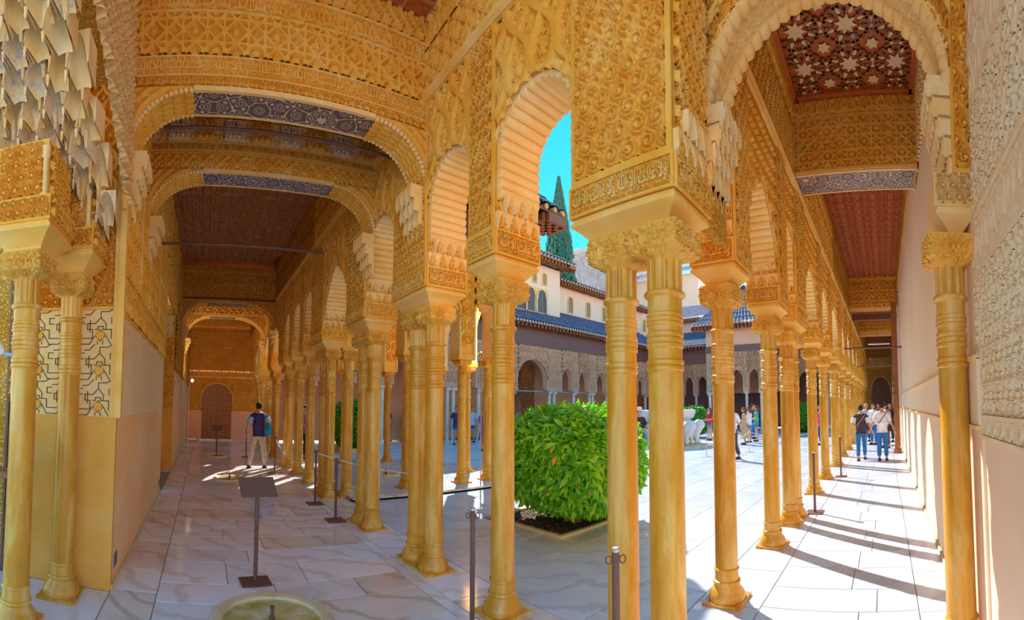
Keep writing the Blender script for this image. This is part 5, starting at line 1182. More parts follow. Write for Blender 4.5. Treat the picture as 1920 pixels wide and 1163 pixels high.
for i, (x, y, r_, hz, lb) in enumerate(((5.4, 15.2, .72, .78, 'tall clipped green bush beyond the pavilion, seen between the columns'), (22.0, 10.35, .68, .72, 'round dark green bush behind the lion fountain'), (26.5, 5.2, .9, .8, 'clipped bush far along the sunlit gallery'))):
    bush('clipped_bush', lb, (x, y, 0), (r_, r_), .95 if i else 1.05, hz, 3500, 0, 2.0, 'leaf_dark', seed=20 + i, trunks=1)
t = thing('planter_kerb', 'low square kerb under the tall clipped bush', 'kerb', (5.4, 15.2, 0))
for bx in ((-.5, .5, -.5, -.4), (-.5, .5, .4, .5), (-.5, -.4, -.4, .4), (.4, .5, -.4, .4)):
    mb = MB(); mb.box(*bx, 0, .16); mb.build('kerb_stone', M['kerb'], t, False)

# ---------------------------------------------------------------- floor fountains
def floor_fountain(label, x, y, r, z=0.0, grp='round basins let into the gallery floor'):
    t = thing('floor_fountain', label, 'fountain', (x, y, z), 0, grp)
    mb = MB(); mb.lathe([(r * .80, .005), (r * .82, .028), (r * .88, .036), (r * .98, .034), (r, .025), (r, 0)], 56); mb.build('rim', M['rim'], t)
    mb = MB(); mb.lathe([(0, .006), (r * .4, .006), (r * .82, .008)], 40); mb.build('water', M['water'], t)
    mb = MB(); mb.lathe([(.022, .0), (.022, .05), (.014, .055), (.014, .10), (.018, .105), (.018, .125), (0, .13)], 12); mb.build('nozzle', M['rod'], t)
floor_fountain('wide round floor basin with greenish water beside the reading stand', .56, 3.30, .47)
floor_fountain('round floor basin lying in the patch of sunlight', .60, 9.6, .36)
floor_fountain('small round floor basin under the far reading stand', .42, 13.7, .36)
floor_fountain('low round basin on the pavilion floor', 4.25, 9.5, .36, z=.06)

# ---------------------------------------------------------------- lion fountain
FX, FY = 16.9, 9.55
ft = thing('lion_fountain', 'twelve sided white marble fountain bowl carried on the backs of lions', 'fountain', (FX, FY, 0))
mb = MB(); mb.lathe([(0, 1.02), (.5, 1.0), (1.15, 1.05), (1.42, 1.24), (1.50, 1.45), (1.50, 1.55), (1.42, 1.57), (1.36, 1.5), (0.2, 1.2), (0, 1.2)], 12); mb.build('bowl', M['lion'], ft, True, 30)
mb = MB(); mb.lathe([(.5, 0), (.45, .2), (.42, 1.02)], 16); mb.build('pedestal', M['lion'], ft)
mb = MB(); mb.lathe([(2.3, 0), (2.3, .05), (2.0, .06), (0, .06)], 12); mb.build('ring_channel', M['rim'], ft, False)
def lion_meshes():
    d = {}
    bm = bmesh.new(); ly = bm.verts.layers.skin.verify()
    def v(x, y, z, r): a = bm.verts.new((x, y, z)); a[ly].radius = (r, r); return a
    rump = v(0, .28, .52, .21); mid = v(0, .02, .55, .21); chest = v(0, -.24, .58, .24); neck = v(0, -.38, .74, .2); head = v(0, -.50, .88, .18); muz = v(0, -.68, .83, .10)
    rump[ly].use_root = True
    for a, b_ in ((rump, mid), (mid, chest), (chest, neck), (neck, head), (head, muz)): bm.edges.new((a, b_))
    for sx in (-1, 1):
        k1 = v(.16 * sx, -.30, .36, .10); f1 = v(.16 * sx, -.32, .10, .085); p1 = v(.16 * sx, -.42, .06, .075); bm.edges.new((chest, k1)); bm.edges.new((k1, f1)); bm.edges.new((f1, p1))
        k2 = v(.17 * sx, .22, .34, .13); h2_ = v(.17 * sx, .34, .16, .085); p2 = v(.17 * sx, .22, .06, .08); bm.edges.new((rump, k2)); bm.edges.new((k2, h2_)); bm.edges.new((h2_, p2))
        e_ = v(.12 * sx, -.44, 1.03, .05); bm.edges.new((head, e_))
    me = bpy.data.meshes.new('lion_body'); bm.to_mesh(me); bm.free(); o = bpy.data.objects.new('tmp', me); COL.objects.link(o)
    o.modifiers.new('s', 'SKIN'); ss = o.modifiers.new('ss', 'SUBSURF'); ss.levels = 2; ss.render_levels = 2
    dg = bpy.context.evaluated_depsgraph_get(); d['body'] = bpy.data.meshes.new_from_object(o.evaluated_get(dg)); bpy.data.objects.remove(o)
    for p in d['body'].polygons: p.use_smooth = True
    mb = MB()
    for a in np.linspace(-2.2, 2.2, 9): mb.tube([(.2 * math.sin(a), -.44, .86 + .19 * math.cos(a)), (.24 * math.sin(a), -.34, .70 + .2 * math.cos(a)), (.2 * math.sin(a), -.2, .6 + .16 * math.cos(a))], [.03, .05, .02], 6)
    d['mane'] = mb.mesh('mane'); mb = MB(); mb.tube([(0, .46, .55), (.05, .54, .4), (.14, .46, .28), (.22, .34, .32)], [.04, .035, .03, .035], 7); d['tail'] = mb.mesh('tail'); return d
LM = lion_meshes()
for i in range(12):
    a = -PI / 2 + i * PI / 6 + PI / 12; x, y = FX + 1.25 * math.cos(a), FY + 1.25 * math.sin(a)
    t = thing('lion_statue', 'white marble lion standing under the fountain bowl, facing outwards', 'statue', (x, y, .06), a + PI / 2, 'lions of the fountain')
    for k, me in LM.items(): link(k, me, M['lion'], t)

# ---------------------------------------------------------------- posts, ropes, stands
def rope_post(x, y, label, hgt=.92, group='brown rope barrier posts', sc=1.0, mat='post', base='square'):
    t = thing('rope_post', label, 'post', (x, y, 0), .0, group); r = .019 * sc
    if base == 'square':
        mb = MB(); mb.prism([(-.13, -.13), (.13, -.13), (.13, .13), (-.13, .13)], 0, .012); mb.build('base_plate', M[mat], t, False)
    else:
        mb = MB(); mb.lathe([(0, .0), (.17, 0), (.17, .015), (.03, .03), (0, .03)], 20); mb.build('base_plate', M[mat], t)
    mb = MB(); mb.lathe([(r, .01), (r, hgt - .01), (r * .95, hgt), (0, hgt + .004)], 14); mb.build('post_tube', M[mat], t)
    mb = MB(); mb.lathe([(r * 1.05, hgt - .012), (r * 1.05, hgt + .002), (r * .8, hgt + .008), (0, hgt + .010)], 12); mb.build('cap', M['steel'], t)
    for sx in (-1, 1):
        mb = MB(); mb.tube([(sx * (r + .016 - .016 * math.cos(k)), 0, hgt - .05 + .02 * math.sin(k)) for k in np.linspace(0, 2 * PI, 13)], .0042, 6, False); o = mb.build('rope_hook', M[mat], t); o.rotation_euler = (0, 0, -.72)
    return t
rope_post(*floor_px(885, 1196), 'brown rope post with ring hooks in front of the single column')
rope_post(*floor_px(1157, 1400), 'brown rope post with ring hooks in front of the corner pair', .95)
rope_post(1.92, 6.05, 'brown rope post beside the second twin columns, square foot plate')
rope_post(1.90, 7.15, 'brown rope post with a rope, before the clustered pavilion corner')
rope_post(6.62, 1.12, 'brown rope post leaning by the twin pair of the sunlit gallery')
rope_post(9.9, 1.05, 'brown rope post further along the sunlit gallery')
rope_post(1.72, 10.3, 'brown rope post behind the man in the purple vest'); rope_post(1.35, 13.6, 'brown rope post standing towards the wooden door')
def rope(a, b_, sag, label, r=.009):
    a, b_ = np.array(a), np.array(b_); pts = [a + (b_ - a) * t - Z_ * sag * 4 * t * (1 - t) for t in np.linspace(0, 1, 18)]
    mb = MB(); mb.tube(pts, r, 6); o = mb.build('barrier_rope', M['rope'], None); tag(o, label, 'rope')
rope((1.90, 7.15, .86), (1.72, 10.3, .86), .32, 'white barrier rope sagging from the pavilion corner post to the vest man')
rope((1.90, 7.15, .86), (3.9, 7.25, .40), .05, 'white barrier rope running from the gallery post towards the pavilion column')
rope_post(6.95, 7.0, 'slim steel barrier post beside the pavilion kerb corner', .8, 'steel barrier posts in the court', .7, 'steel', 'round'); rope_post(10.6, 9.4, 'slim steel barrier post in the open court beyond the pavilion', .8, 'steel barrier posts in the court', .7, 'steel', 'round')
rope((6.95, 7.0, .72), (10.6, 9.4, .72), .2, 'white barrier rope sagging beyond the pavilion kerb')
for i, (px, py) in enumerate(((1325, 857), (1405, 848))):
    x, y = floor_px(px, py); rope_post(x, y, ('slim steel barrier post right beside the lion statues', 'slim steel barrier post standing before the group of girls')[i], .8, 'steel barrier posts in the court', .7, 'steel', 'round')
a0, b0 = floor_px(1325, 857), floor_px(1405, 848)
rope((*a0, .72), (*b0, .72), .25, 'thin barrier rope between the steel posts by the lion fountain'); rope((*b0, .72), (b0[0] + 5, b0[1] - 2.5, .72), .3, 'thin barrier rope running on past the steel posts')
def reading_stand(x, y, rz, label, h=.86):
    t = thing('reading_stand', label, 'stand', (x, y, 0), rz)
    mb = MB(); mb.prism([(-.14, -.11), (.14, -.11), (.14, .11), (-.14, .11)], 0, .014); mb.build('base_plate', M['post'], t, False)
    mb = MB(); mb.lathe([(.021, .01), (.021, h)], 14); mb.build('post_tube', M['post'], t)
    mb = MB(); mb.box(-.17, .17, -.12, .12, -.008, .008); mb.box(-.155, .155, -.105, .105, .008, .010); o = mb.build('slanted_panel', M['grey_panel'], t, False, loc=(0, .0, h + .02)); o.rotation_euler = (.62, 0, 0)
reading_stand(.52, 4.05, .10, 'brown reading stand with slanted panel beside the wide floor basin')
reading_stand(.42, 13.75, 0, 'brown reading stand with slanted panel standing at the small far basin')
def spot_pole(x, y, h, label, rz=0, watt=120, aim=(.5, -.6, .6)):
    t = thing('spotlight_pole', label, 'lamp', (x, y, 0), rz)
    mb = MB(); mb.lathe([(0, 0), (.17, 0), (.17, .02), (.02, .03), (0, .03)], 20); mb.build('base_plate', M['steel'], t)
    mb = MB(); mb.lathe([(.013, .02), (.013, h)], 10); mb.build('pole', M['steel'], t)
    mb = MB(); mb.tube([(0, 0, h), (.05, -.06, h + .05), (.09, -.12, h + .02)], [.03, .05, .065], 12); mb.build('lamp_head', M['steel'], t)
    l_ = bpy.data.lights.new('lamp', 'SPOT'); l_.energy = watt; l_.color = (1, .78, .48); l_.spot_size = 2.4; l_.spot_blend = .8; l_.shadow_soft_size = .07
    lo = bpy.data.objects.new('lamp', l_); COL.objects.link(lo); lo.parent = t; lo.location = (.17, -.24, h + .03); lo.rotation_euler = Vector(aim).to_track_quat('-Z', 'Y').to_euler()
spot_pole(-.52, 14.2, 2.35, 'slim steel spotlight pole standing against the left gallery wall', 0, 40, (.35, .8, .5))
spot_pole(*floor_px(901, 901), 2.9, 'tall slim steel spotlight pole beyond the pavilion kerb', 2.0, 60)
t = thing('spotlight', 'white cone spotlight fixed beside the free portal column', 'lamp', (-1.47, 2.90, 1.97), 0)
mb = MB(); mb.tube([(0, 0, 0), (-.035, -.015, .035), (-.085, -.035, .075)], [.02, .045, .062], 16); mb.build('lamp_shade', M['white'], t)
mb = MB(); mb.tube([(.10, .0, -.02), (0, 0, 0)], .014, 8); mb.build('arm', M['steel'], t)
def tie_rod(a, b_, r, label, spikes=0):
    a, b_ = np.array(a, float), np.array(b_, float); t = thing('tie_rod', label, 'tie rod', tuple(a)); mb = MB(); mb.tube([(0, 0, 0), b_ - a], r, 8); mb.build('bar', M['rod'], t)
    if spikes:
        mb = MB()
        for i in range(spikes):
            p = (b_ - a) * (i + .5) / spikes; mb.tube([p - Z_ * r, p + Z_ * .085], .004, 5)
        mb.build('bird_spike', M['rod'], t)['kind'] = 'stuff'
tie_rod((-.50, 4.3, 4.44), (2.0, 4.3, 4.44), .02, 'dark iron tie rod with bird spikes behind the nearest lintel', 22)
tie_rod((-.72, 6.4, 4.03), (1.75, 6.4, 4.03), .024, 'dark iron tie rod with a dense row of bird spikes under the brown ceiling', 46)
tie_rod((-.74, 12.55, 4.72), (2.05, 12.55, 4.72), .03, 'plain dark tie rod in front of the lintel with round bosses')
tie_rod((12.8, 1.18, 3.3), (12.8, -.55, 3.3), .03, 'plain iron tie rod across the sunlit gallery before the timber frame'); tie_rod((19.0, 1.18, 3.3), (19.0, -.55, 3.3), .03, 'plain iron tie rod across the sunlit gallery beyond the timber frame')
t = thing('timber_frame', 'tall reddish timber gate frame standing against the cream wall', 'frame', (14.3, -.38, 0))
for nm, bx in (('post', (-.08, .08, -.09, .09, 0, 5.0)), ('post', (.9, 1.02, -.09, .05, 0, 4.6)), ('rail', (.08, .9, -.03, .03, 2.55, 2.65))):
    mb = MB(); mb.box(*bx); mb.build(nm, M['wood_frame'], t, False)
for z_ in (1.95, 2.2, 2.45):
    mb = MB(); mb.tube([(-.1, .02, z_), (-.1, .12, z_), (-.02, .12, z_)], .03, 8); mb.build('hinge', M['rod'], t)
mb = MB(); mb.box(-.13, .13, -.13, .13, 0, .12); mb.build('foot', M['wood_frame'], t, False)
# ---------------------------------------------------------------- people
def skin_mesh(name, chain, root=0, lv=2):
    """chain: dict key -> (pos, radius, parent key)"""
    bm = bmesh.new(); ly = bm.verts.layers.skin.verify(); vs = {}
    for k, (p, r, par) in chain.items():
        v = bm.verts.new(p); r2 = r if isinstance(r, tuple) else (r, r); v[ly].radius = r2; vs[k] = v
        if par is None: v[ly].use_root = True
        else: bm.edges.new((vs[par], v))
    me = bpy.data.meshes.new(name); bm.to_mesh(me); bm.free(); o = bpy.data.objects.new('tmp', me); COL.objects.link(o)
    sk = o.modifiers.new('s', 'SKIN'); sk.use_smooth_shade = True; ss = o.modifiers.new('ss', 'SUBSURF'); ss.levels = lv; ss.render_levels = lv
    dg = bpy.context.evaluated_depsgraph_get(); out = bpy.data.meshes.new_from_object(o.evaluated_get(dg)); bpy.data.objects.remove(o); bpy.data.meshes.remove(me)
    for p in out.polygons: p.use_smooth = True
    out.name = name; return out
def hand_mesh(name, w, d, side):
    """palm with four fingers and a thumb, hanging from the wrist w along d"""
    w, d = np.array(w, float), np.array(d, float); d = d / np.linalg.norm(d); a = np.array([0, -1., .15]); a -= d * (a @ d); a /= np.linalg.norm(a); b_ = np.cross(d, a)
    mb = MB(); mb.tube([w, w + d * .03, w + d * .075, w + d * .09], [.022, .034, .036, .02], 8)
    for i, L in enumerate((.062, .072, .068, .052)):
        o = a * (.026 - .0175 * i); p0 = w + d * .07 + o; mb.tube([p0, p0 + d * L * .55, p0 + d * L + b_ * .016 * side], [.0095, .009, .0065], 6)
    p0 = w + d * .03 + a * .03; mb.tube([p0, p0 + a * .022 + d * .028, p0 + a * .026 + d * .058], [.012, .010, .0075], 6); return mb.mesh(name)
POSE = {}
def body_parts(key, arms, legs, lean=0.0, skirt=0, short=False, sleeve=.5, head_turn=0.0):
    if key in POSE: return POSE[key]
    ln = lambda z: -lean * max(0, z - .95)
    P = lambda x, y, z: (x, y + ln(z), z)
    d = {}
    tor = {'pel': (P(0, 0, 1.0), (.158, .108), None), 'sp': (P(0, 0, 1.12), (.145, .098), 'pel'), 'ch': (P(0, 0, 1.32), (.165, .108), 'sp'), 'nk0': (P(0, .01, 1.44), (.085, .07), 'ch'), 'nk': (P(0, 0, 1.53), (.052, .052), 'nk0')}
    body = dict(tor); body['pel'] = (P(0, 0, .96), (.125, .085), None)
    shirt = {k: (v[0], (v[1][0] + .014, v[1][1] + .014), v[2]) for k, v in tor.items() if k != 'nk'}
    shirt['hem'] = (P(0, 0, .88), (.176, .126), 'pel')
    pants = {'pel': (P(0, 0, .98), (.165, .118), None), 'wst': (P(0, 0, 1.10), (.145, .10), 'pel')}
    for sx, nm in ((-1, 'l'), (1, 'r')):
        el, wr = arms[0 if sx < 0 else 1]; sh = P(.185 * sx, .01, 1.405)
        body['sh' + nm] = (sh, .06, 'nk0'); body['el' + nm] = (el, .042, 'sh' + nm); body['wr' + nm] = (wr, .029, 'el' + nm)
        m_ = tuple(sh[i] + (el[i] - sh[i]) * min(1, sleeve * 2) for i in range(3))
        shirt['sh' + nm] = (sh, .074, 'nk0'); shirt['sl' + nm] = (m_, .06, 'sh' + nm)
        if sleeve > .6: shirt['sw' + nm] = (tuple(el[i] + (wr[i] - el[i]) * .9 for i in range(3)), .045, 'sl' + nm)
        hp, kn, an = legs[0 if sx < 0 else 1]
        body['hp' + nm] = (hp, .088, 'pel'); body['kn' + nm] = (kn, .056, 'hp' + nm); body['ca' + nm] = (tuple(kn[i] + (an[i] - kn[i]) * .35 + (0, .02, 0)[i] for i in range(3)), .056, 'kn' + nm); body['an' + nm] = (an, .036, 'ca' + nm)
        body['to' + nm] = ((an[0], an[1] - .14, .035), .034, 'an' + nm)
        pants['hp' + nm] = ((hp[0] * 1.05, hp[1], hp[2] - .03), .107, 'pel'); 
        if short: pants['sn' + nm] = (tuple(hp[i] + (kn[i] - hp[i]) * .6 for i in range(3)), .098, 'hp' + nm)
        else: pants['kn' + nm] = (kn, .078, 'hp' + nm); pants['an' + nm] = ((an[0], an[1], an[2] + .03), .066, 'kn' + nm)
        mb = MB(); mb.sphere((an[0], an[1] - .07, .045), .1, 12, 8, (.5, 1.35, .5)); mb.box(an[0] - .045, an[0] + .045, an[1] - .19, an[1] + .06, .0, .03); d['shoe' + nm] = mb.mesh('shoe')
        d['hand' + nm] = hand_mesh('hand', wr, np.array(wr) - np.array(el), sx)
    d['body'] = skin_mesh('body', body); d['shirt'] = skin_mesh('shirt', shirt)
    if skirt:
        mb = MB(); n = 26; aa = np.linspace(0, 2 * PI, n, endpoint=False); R = []
        for t in np.linspace(0, 1, 9): rr = .15 + (.09 + .05 * skirt) * t + .012 * t * np.sin(9 * aa); z = 1.06 - t * skirt; R.append(np.stack([rr * np.cos(aa), rr * .78 * np.sin(aa) + ln(z), np.full(n, z)], -1))
        mb.grid(np.array(R), cv=True); d['skirt'] = mb.mesh('skirt')
    else: d['trousers'] = skin_mesh('trousers', pants)
    # head with brow, nose, chin, ears and eyes
    hx = np.array(P(0, -.02, 1.645)); mb = MB(); t = np.linspace(0, PI, 15); a = np.linspace(0, 2 * PI, 24, endpoint=False); G = []
    for ph in t:
        rw = math.sin(ph); z = math.cos(ph); jaw = 1 - .22 * max(0, -z) ** 1.2; row = []
        for th in a:
            x, y = rw * math.cos(th) * .078 * jaw, rw * math.sin(th) * .098 * (1 - .1 * max(0, -z)); f = math.exp(-((th - 1.5 * PI) / .16) ** 2) * math.exp(-((z + .12) / .2) ** 2); y -= .022 * f
            y += .006 * math.exp(-((abs(th - 1.5 * PI) - .38) / .16) ** 2) * math.exp(-((z - .05) / .12) ** 2); row.append((x, y, z * .122))
        G.append(row)
    mb.grid(np.array(G), cv=True)
    for sx in (-1, 1): mb.sphere((.078 * sx, .012, -.01), .026, 8, 6, (.4, .8, 1.2))
    d['head'] = mb.mesh('head'); d['_hx'] = hx
    mb = MB(); mb.sphere((0, .014, .022), .1, 20, 12, (.86, 1.04, 1.12)); hm = mb.mesh('hair'); 
    bm = bmesh.new(); bm.from_mesh(hm); dl = [v for v in bm.verts if v.co.y < -.055 and v.co.z < .055 or v.co.z < -.065]; bmesh.ops.delete(bm, geom=dl, context='VERTS'); bm.to_mesh(hm); bm.free(); d['hair'] = hm
    mb = MB(); mb.tube([(0, .06, .06), (0, .105, 0), (0, .10, -.13), (0, .09, -.28)], [.06, .075, .075, .03], 12); d['long_hair'] = mb.mesh('long_hair')
    mb = MB(); mb.sphere((0, 0, 0), .011, 8, 5); d['eye'] = mb.mesh('eye')
    mb = MB(); mb.tube([(-.022, -.088, -.052), (0, -.095, -.054), (.022, -.088, -.052)], .006, 6); d['mouth'] = mb.mesh('mouth')
    POSE[key] = d; return d
HANG = (((-.245, .03, 1.13), (-.26, -.05, .89)), ((.245, .03, 1.13), (.26, -.05, .89)))
STAND = (((-.09, 0, .90), (-.10, -.01, .50), (-.11, .02, .09)), ((.09, 0, .90), (.10, -.01, .50), (.11, .02, .09)))
WALK = (((-.09, 0, .90), (-.095, -.13, .51), (-.10, -.14, .09)), ((.09, 0, .90), (.095, .02, .50), (.10, .22, .10)))
WIDE = (((-.09, 0, .90), (-.15, -.02, .50), (-.20, .0, .09)), ((.09, 0, .90), (.16, -.03, .50), (.23, .02, .09)))
PHOTO = (((-.24, -.12, 1.2), (-.10, -.30, 1.46)), ((.24, -.12, 1.2), (.10, -.30, 1.46)))
HOLD = (((-.25, -.02, 1.15), (-.14, -.26, 1.10)), ((.25, -.02, 1.15), (.14, -.26, 1.10)))
RAISE = (((-.245, .03, 1.13), (-.26, -.05, .89)), ((.32, -.06, 1.55), (.40, -.16, 1.80)))
OUT = (((-.27, .05, 1.13), (-.36, .0, .90)), ((.27, .05, 1.13), (.38, -.05, .92)))
HEADA = (((-.245, .03, 1.13), (-.26, -.05, .89)), ((.33, -.06, 1.50), (.12, -.06, 1.70)))
def person(label, x, y, face, height, key, arms, legs, top, bottom, hair='hair', skirt=0, short=False, sleeve=.45, lean=0.0, long=False, extras=(), group=None, sleeve_mat=None, shoe='shoe', skin='skin', z=0.0):
    """face: direction (radians, world) the person looks to"""
    d = body_parts(key, arms, legs, lean, skirt, short, sleeve); s = height / 1.765
    t = thing('person', label, 'person', (x, y, z), face + PI / 2, group); t.scale = (s, s, s)
    link('body', d['body'], M[skin], t); link('shirt', d['shirt'], M[top], t)
    if skirt: link('skirt', d['skirt'], M[bottom], t)
    else: link('trousers', d['trousers'], M[bottom], t)
    for sd in 'lr':
        link('shoe', d['shoe' + sd], M[shoe], t); link('hand', d['hand' + sd], M[skin], t)
    hd = link('head', d['head'], M[skin], t, d['_hx']); [link('eye', d['eye'], M['black'], hd, (sx_ * .031, -.088, .012)) for sx_ in (-1, 1)]; link('mouth', d['mouth'], M['red'], hd)
    link('hair', d['hair'], M[hair], hd)
    if long: link('long_hair', d['long_hair'], M[hair], hd)
    for kind, mat in extras:
        mb = MB()
        if kind == 'cap':
            mb.sphere((0, .01, .05), .102, 16, 8, (.86, 1.03, .9)); bb = MB(); mb.box(-.06, .06, -.19, -.06, .055, .065); mb.build('cap', M[mat], hd)
        elif kind == 'hat':
            mb.lathe([(.0, .16), (.09, .15), (.105, .06), (.20, .045), (.205, .04), (.105, .05)], 20, (0, .01, 0)); mb.build('sun_hat', M[mat], hd)
        elif kind == 'strap':
            pts = [(-.17 * c + .0, .135 * s_ - lean * .3, 1.26 + .22 * c * (1 if True else 0)) for c, s_ in ((math.cos(k), math.sin(k)) for k in np.linspace(0, 2 * PI, 25))]; mb.tube(pts, .012, 6, False); mb.build('bag_strap', M[mat], t)
        elif kind == 'hipbag':
            mb.sphere((-.24, .02, .98), .1, 12, 8, (.55, 1.1, 1.1)); mb.build('shoulder_bag', M[mat], t)
        elif kind == 'sidebag':
            mb.sphere((-.25, .09, 1.02), .16, 14, 10, (.55, .75, 1.15)); mb.tube([(-.2, .1, 1.16), (-.15, .1, 1.40), (-.13, -.02, 1.46)], .018, 6); mb.build('shoulder_bag', M[mat], t)
        elif kind == 'backpack':
            mb.sphere((0, .17, 1.24), .17, 14, 10, (.85, .55, 1.15)); mb.build('backpack', M[mat], t)
        elif kind == 'vest':
            pass
        elif kind == 'sleeves':
            o = None
            for sx, i in ((-1, 0), (1, 1)):
                el = np.array(arms[i][0]); sh = np.array((.19 * sx, .01, 1.40)); q = sh + (el - sh) * .75; m2 = MB(); m2.tube([sh + (el - sh) * .18, q], [.083, .074], 12); m2.build('sleeve', M[mat], t)
        elif kind == 'camera':
            mb.box(-.06, .06, -.38, -.30, 1.44, 1.52); mb.build('camera', M[mat], t, False)
    return t
LFT, RGT = PI, 0.0
# man with the vest, seen from behind
mx, my = floor_px(483, 878)
person('man in a purple vest and khaki trousers walking away with a blue bag', mx, my, PI / 2 + .03, 1.72, 'vest', ((( -.30, .02, 1.18), (-.25, -.20, 1.05)), ((.29, .05, 1.14), (.30, -.02, .90))), WIDE, 'navy', 'khaki', sleeve=.18, extras=(('sleeves', 'shirt_blue'), ('sidebag', 'bag_blue')), lean=.05)
wx, wy = floor_px(1616, 863)
person('person in a charcoal shirt and blue jeans walking beside the one in white', wx, wy, .02, 1.62, 'walk1', OUT, WALK, 'charcoal', 'jeans', sleeve=.4, extras=(('strap', 'tan'), ('sleeves', 'white')))
wx2, wy2 = floor_px(1656, 864)
person('person in a white T-shirt and blue jeans with a dark crossbody strap', wx2, wy2, -.03, 1.68, 'walk2', OUT, STAND, 'white', 'jeans', sleeve=.45, extras=(('strap', 'charcoal'), ('hipbag', 'black')))
GG = 'visitors gathered at the end of the sunlit gallery'
for lb, px, dist, f, top, bot, hr, ex, ks in (('visitor with long brown hair in a white top beside the walking couple', 1641, 17.5, 2.6, 'white', 'jeans', 'brown_hair', (), ('p_hold', HOLD)), ('visitor in a dark cap and checked pink shirt by the timber frame', 1664, 16.0, 2.4, 'lilac', 'charcoal', 'hair', (('cap', 'black'),), ('p_hold', HOLD)), ('visitor in a grey top half hidden behind the couple', 1628, 19.0, 3.0, 'shirt_blue', 'charcoal', 'tan', (), ('p_hang', HANG)), ('visitor in a red shirt far along the sunlit gallery', 1651, 21.0, 3.3, 'red', 'jeans', 'hair', (), ('p_hang', HANG)), ('visitor in black near the timber frame', 1674, 18.5, 2.9, 'black', 'black', 'hair', (('backpack', 'black'),), ('p_hang', HANG))):
    v = np.array(floor_px(px, 900)); v = v / np.linalg.norm(v) * dist; person(lb, v[0], min(max(v[1], -.2), .9), f, 1.66, ks[0], ks[1], STAND, top, bot, hair=hr, extras=ex, long=hr == 'brown_hair', group=GG)
# between the columns
def by_px(px, py): return floor_px(px, py)
x, y = by_px(567, 862); person('woman in a dark cap with a white backpack strap behind the gallery columns', x, y, -1.2, 1.68, 'p_hold', HOLD, STAND, 'purple', 'charcoal', extras=(('cap', 'black'), ('hipbag', 'white')))
x, y = by_px(727, 828); person('woman in dark clothes with an orange shoulder bag by the far wall', x, y, .4, 1.66, 'p_hang', HANG, STAND, 'navy', 'navy', extras=(('sidebag', 'orange'),), long=True)
x, y = by_px(763, 826); person('woman in a green top standing by the pink wall', x, y, 2.8, 1.6, 'p_hang', HANG, STAND, 'teal', 'denim_short')
x, y = by_px(856, 834); person('man in a navy shirt and blue shorts by the far columns', x, y, -2.2, 1.76, 'p_short', HANG, STAND, 'navy', 'jeans', short=True)
x, y = by_px(884, 830); person('man in a blue shirt half behind a pavilion column', x, y, -2.0, 1.74, 'p_short', HANG, STAND, 'shirt_blue', 'jeans', short=True)
x, y = by_px(908, 846); person('woman in a patterned purple dress raising a hand to her hair', x, y, -2.4, 1.68, 'p_dress', HEADA, STAND, 'purple', 'purple', skirt=.62, hair='brown_hair', long=True)
FA = 'visitors in front of the far arcade'
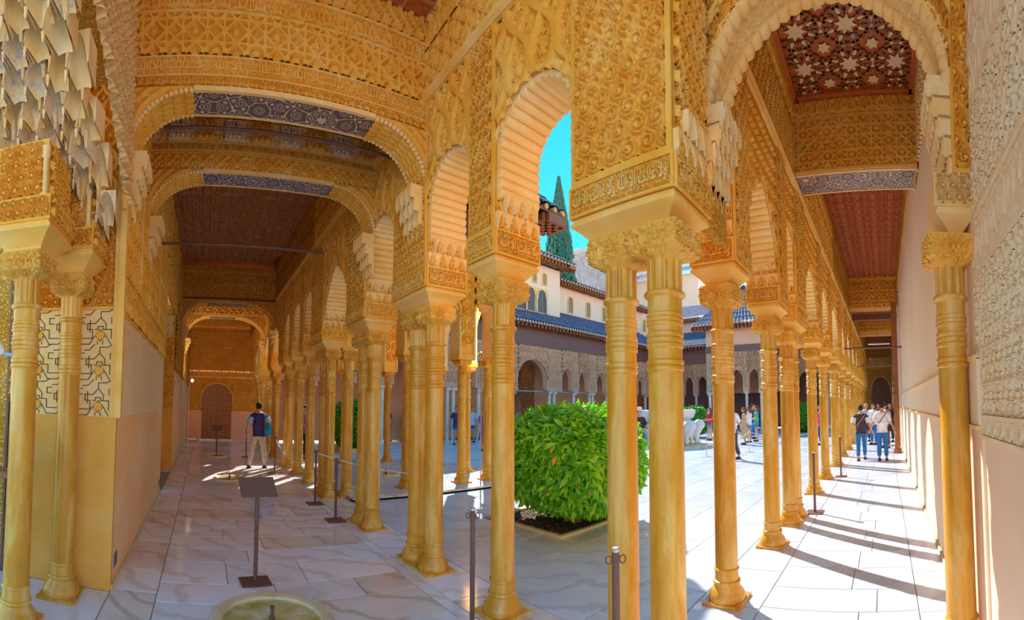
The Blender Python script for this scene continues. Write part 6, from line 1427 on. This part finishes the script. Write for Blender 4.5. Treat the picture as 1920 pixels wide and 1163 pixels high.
crowd = [(962, 836, 1.66, 'teal', 'charcoal', 'brown_hair', 'woman with a green backpack before the big arch', (('backpack', 'teal'),), ('p_photo', PHOTO), 1.3, 0), (979, 838, 1.68, 'orange', 'jeans', 'brown_hair', 'woman in an orange top with long auburn hair', (), ('p_photo', PHOTO), 1.4, 0), (997, 835, 1.62, 'rose', 'charcoal', 'hair', 'woman in a pink flowered top below the carved door', (), ('p_hold', HOLD), -1.8, 0), (1011, 839, 1.60, 'lilac', 'jeans', 'hair', 'dark haired woman in a pale blue top below the carved door', (), ('p_hang', HANG), 1.9, 0), (1024, 833, 1.70, 'charcoal', 'charcoal', 'hair', 'man in dark clothes beside the big arch', (), ('p_hang', HANG), -1.9, 0), (1071, 832, 1.68, 'navy', 'jeans', 'hair', 'dark haired visitor showing above the orange tree', (), ('p_hang', HANG), -1.5, 0), (1081, 828, 1.72, 'white', 'jeans', 'hair', 'visitor in white showing above the orange tree', (), ('p_hang', HANG), -1.5, 0), (1106, 832, 1.66, 'red', 'charcoal', 'hair', 'visitor in red showing above the orange tree', (), ('p_hang', HANG), -1.6, 0), (1131, 832, 1.64, 'tan', 'charcoal', 'brown_hair', 'visitor in a tan shirt showing above the orange tree', (), ('p_hang', HANG), -1.6, 0), (1199, 866, 1.66, 'black', 'black', 'hair', 'woman in black with a pale straw hat between the corner columns', (('hat', 'straw'),), ('p_hold', HOLD), -2.0, 0), (1270, 824, 1.64, 'rose', 'jeans', 'hair', 'person in pink stretching an arm towards the round bush', (), ('p_raise', RAISE), .6, 0), (1331, 826, 1.64, 'red', 'denim_short', 'brown_hair', 'woman in denim shorts taking a picture by the fountain', (), ('p_shortp', HOLD), 2.6, 1), (1396, 834, 1.62, 'tan', 'tan', 'brown_hair', 'girl with long blond hair in a tan dress before the far pavilion', (), ('p_dress2', HANG), 1.9, 2), (1405, 830, 1.66, 'white', 'denim_short', 'brown_hair', 'girl in a white top and denim shorts before the far pavilion', (), ('p_shortp', HOLD), 1.4, 1), (1412, 823, 1.78, 'charcoal', 'jeans', 'hair', 'tall dark haired man behind the two girls', (), ('p_hang', HANG), -1.8, 0), (1419, 828, 1.68, 'teal', 'denim_short', 'brown_hair', 'woman in a turquoise top before the far pavilion', (), ('p_shortp', HOLD), 2.0, 1)]
for px, py, hg, top, bot, hr, lb, ex, (kk, ar), fa, mode in crowd:
    x, y = by_px(px, py); person(lb, x, y, fa, hg, kk + ('s' if mode == 1 else ''), ar, STAND, top, bot, hair=hr, extras=ex, long=hr == 'brown_hair', short=mode == 1, skirt=.75 if mode == 2 else 0, group=FA)
x, y = by_px(1374, 862); person('man in a white shirt mostly hidden behind the first sunlit column', x, y, 2.9, 1.74, 'walk3', OUT, WALK, 'white', 'charcoal')
x, y = by_px(1540, 835); person('person in dark red standing by a sunlit column', x, y, 2.0, 1.66, 'p_hang', HANG, STAND, 'red', 'navy')
person('visitor in purple inside the stalactite portal', -1.76, 3.12, .6, 1.62, 'p_hold', HOLD, STAND, 'purple', 'jeans', long=True)
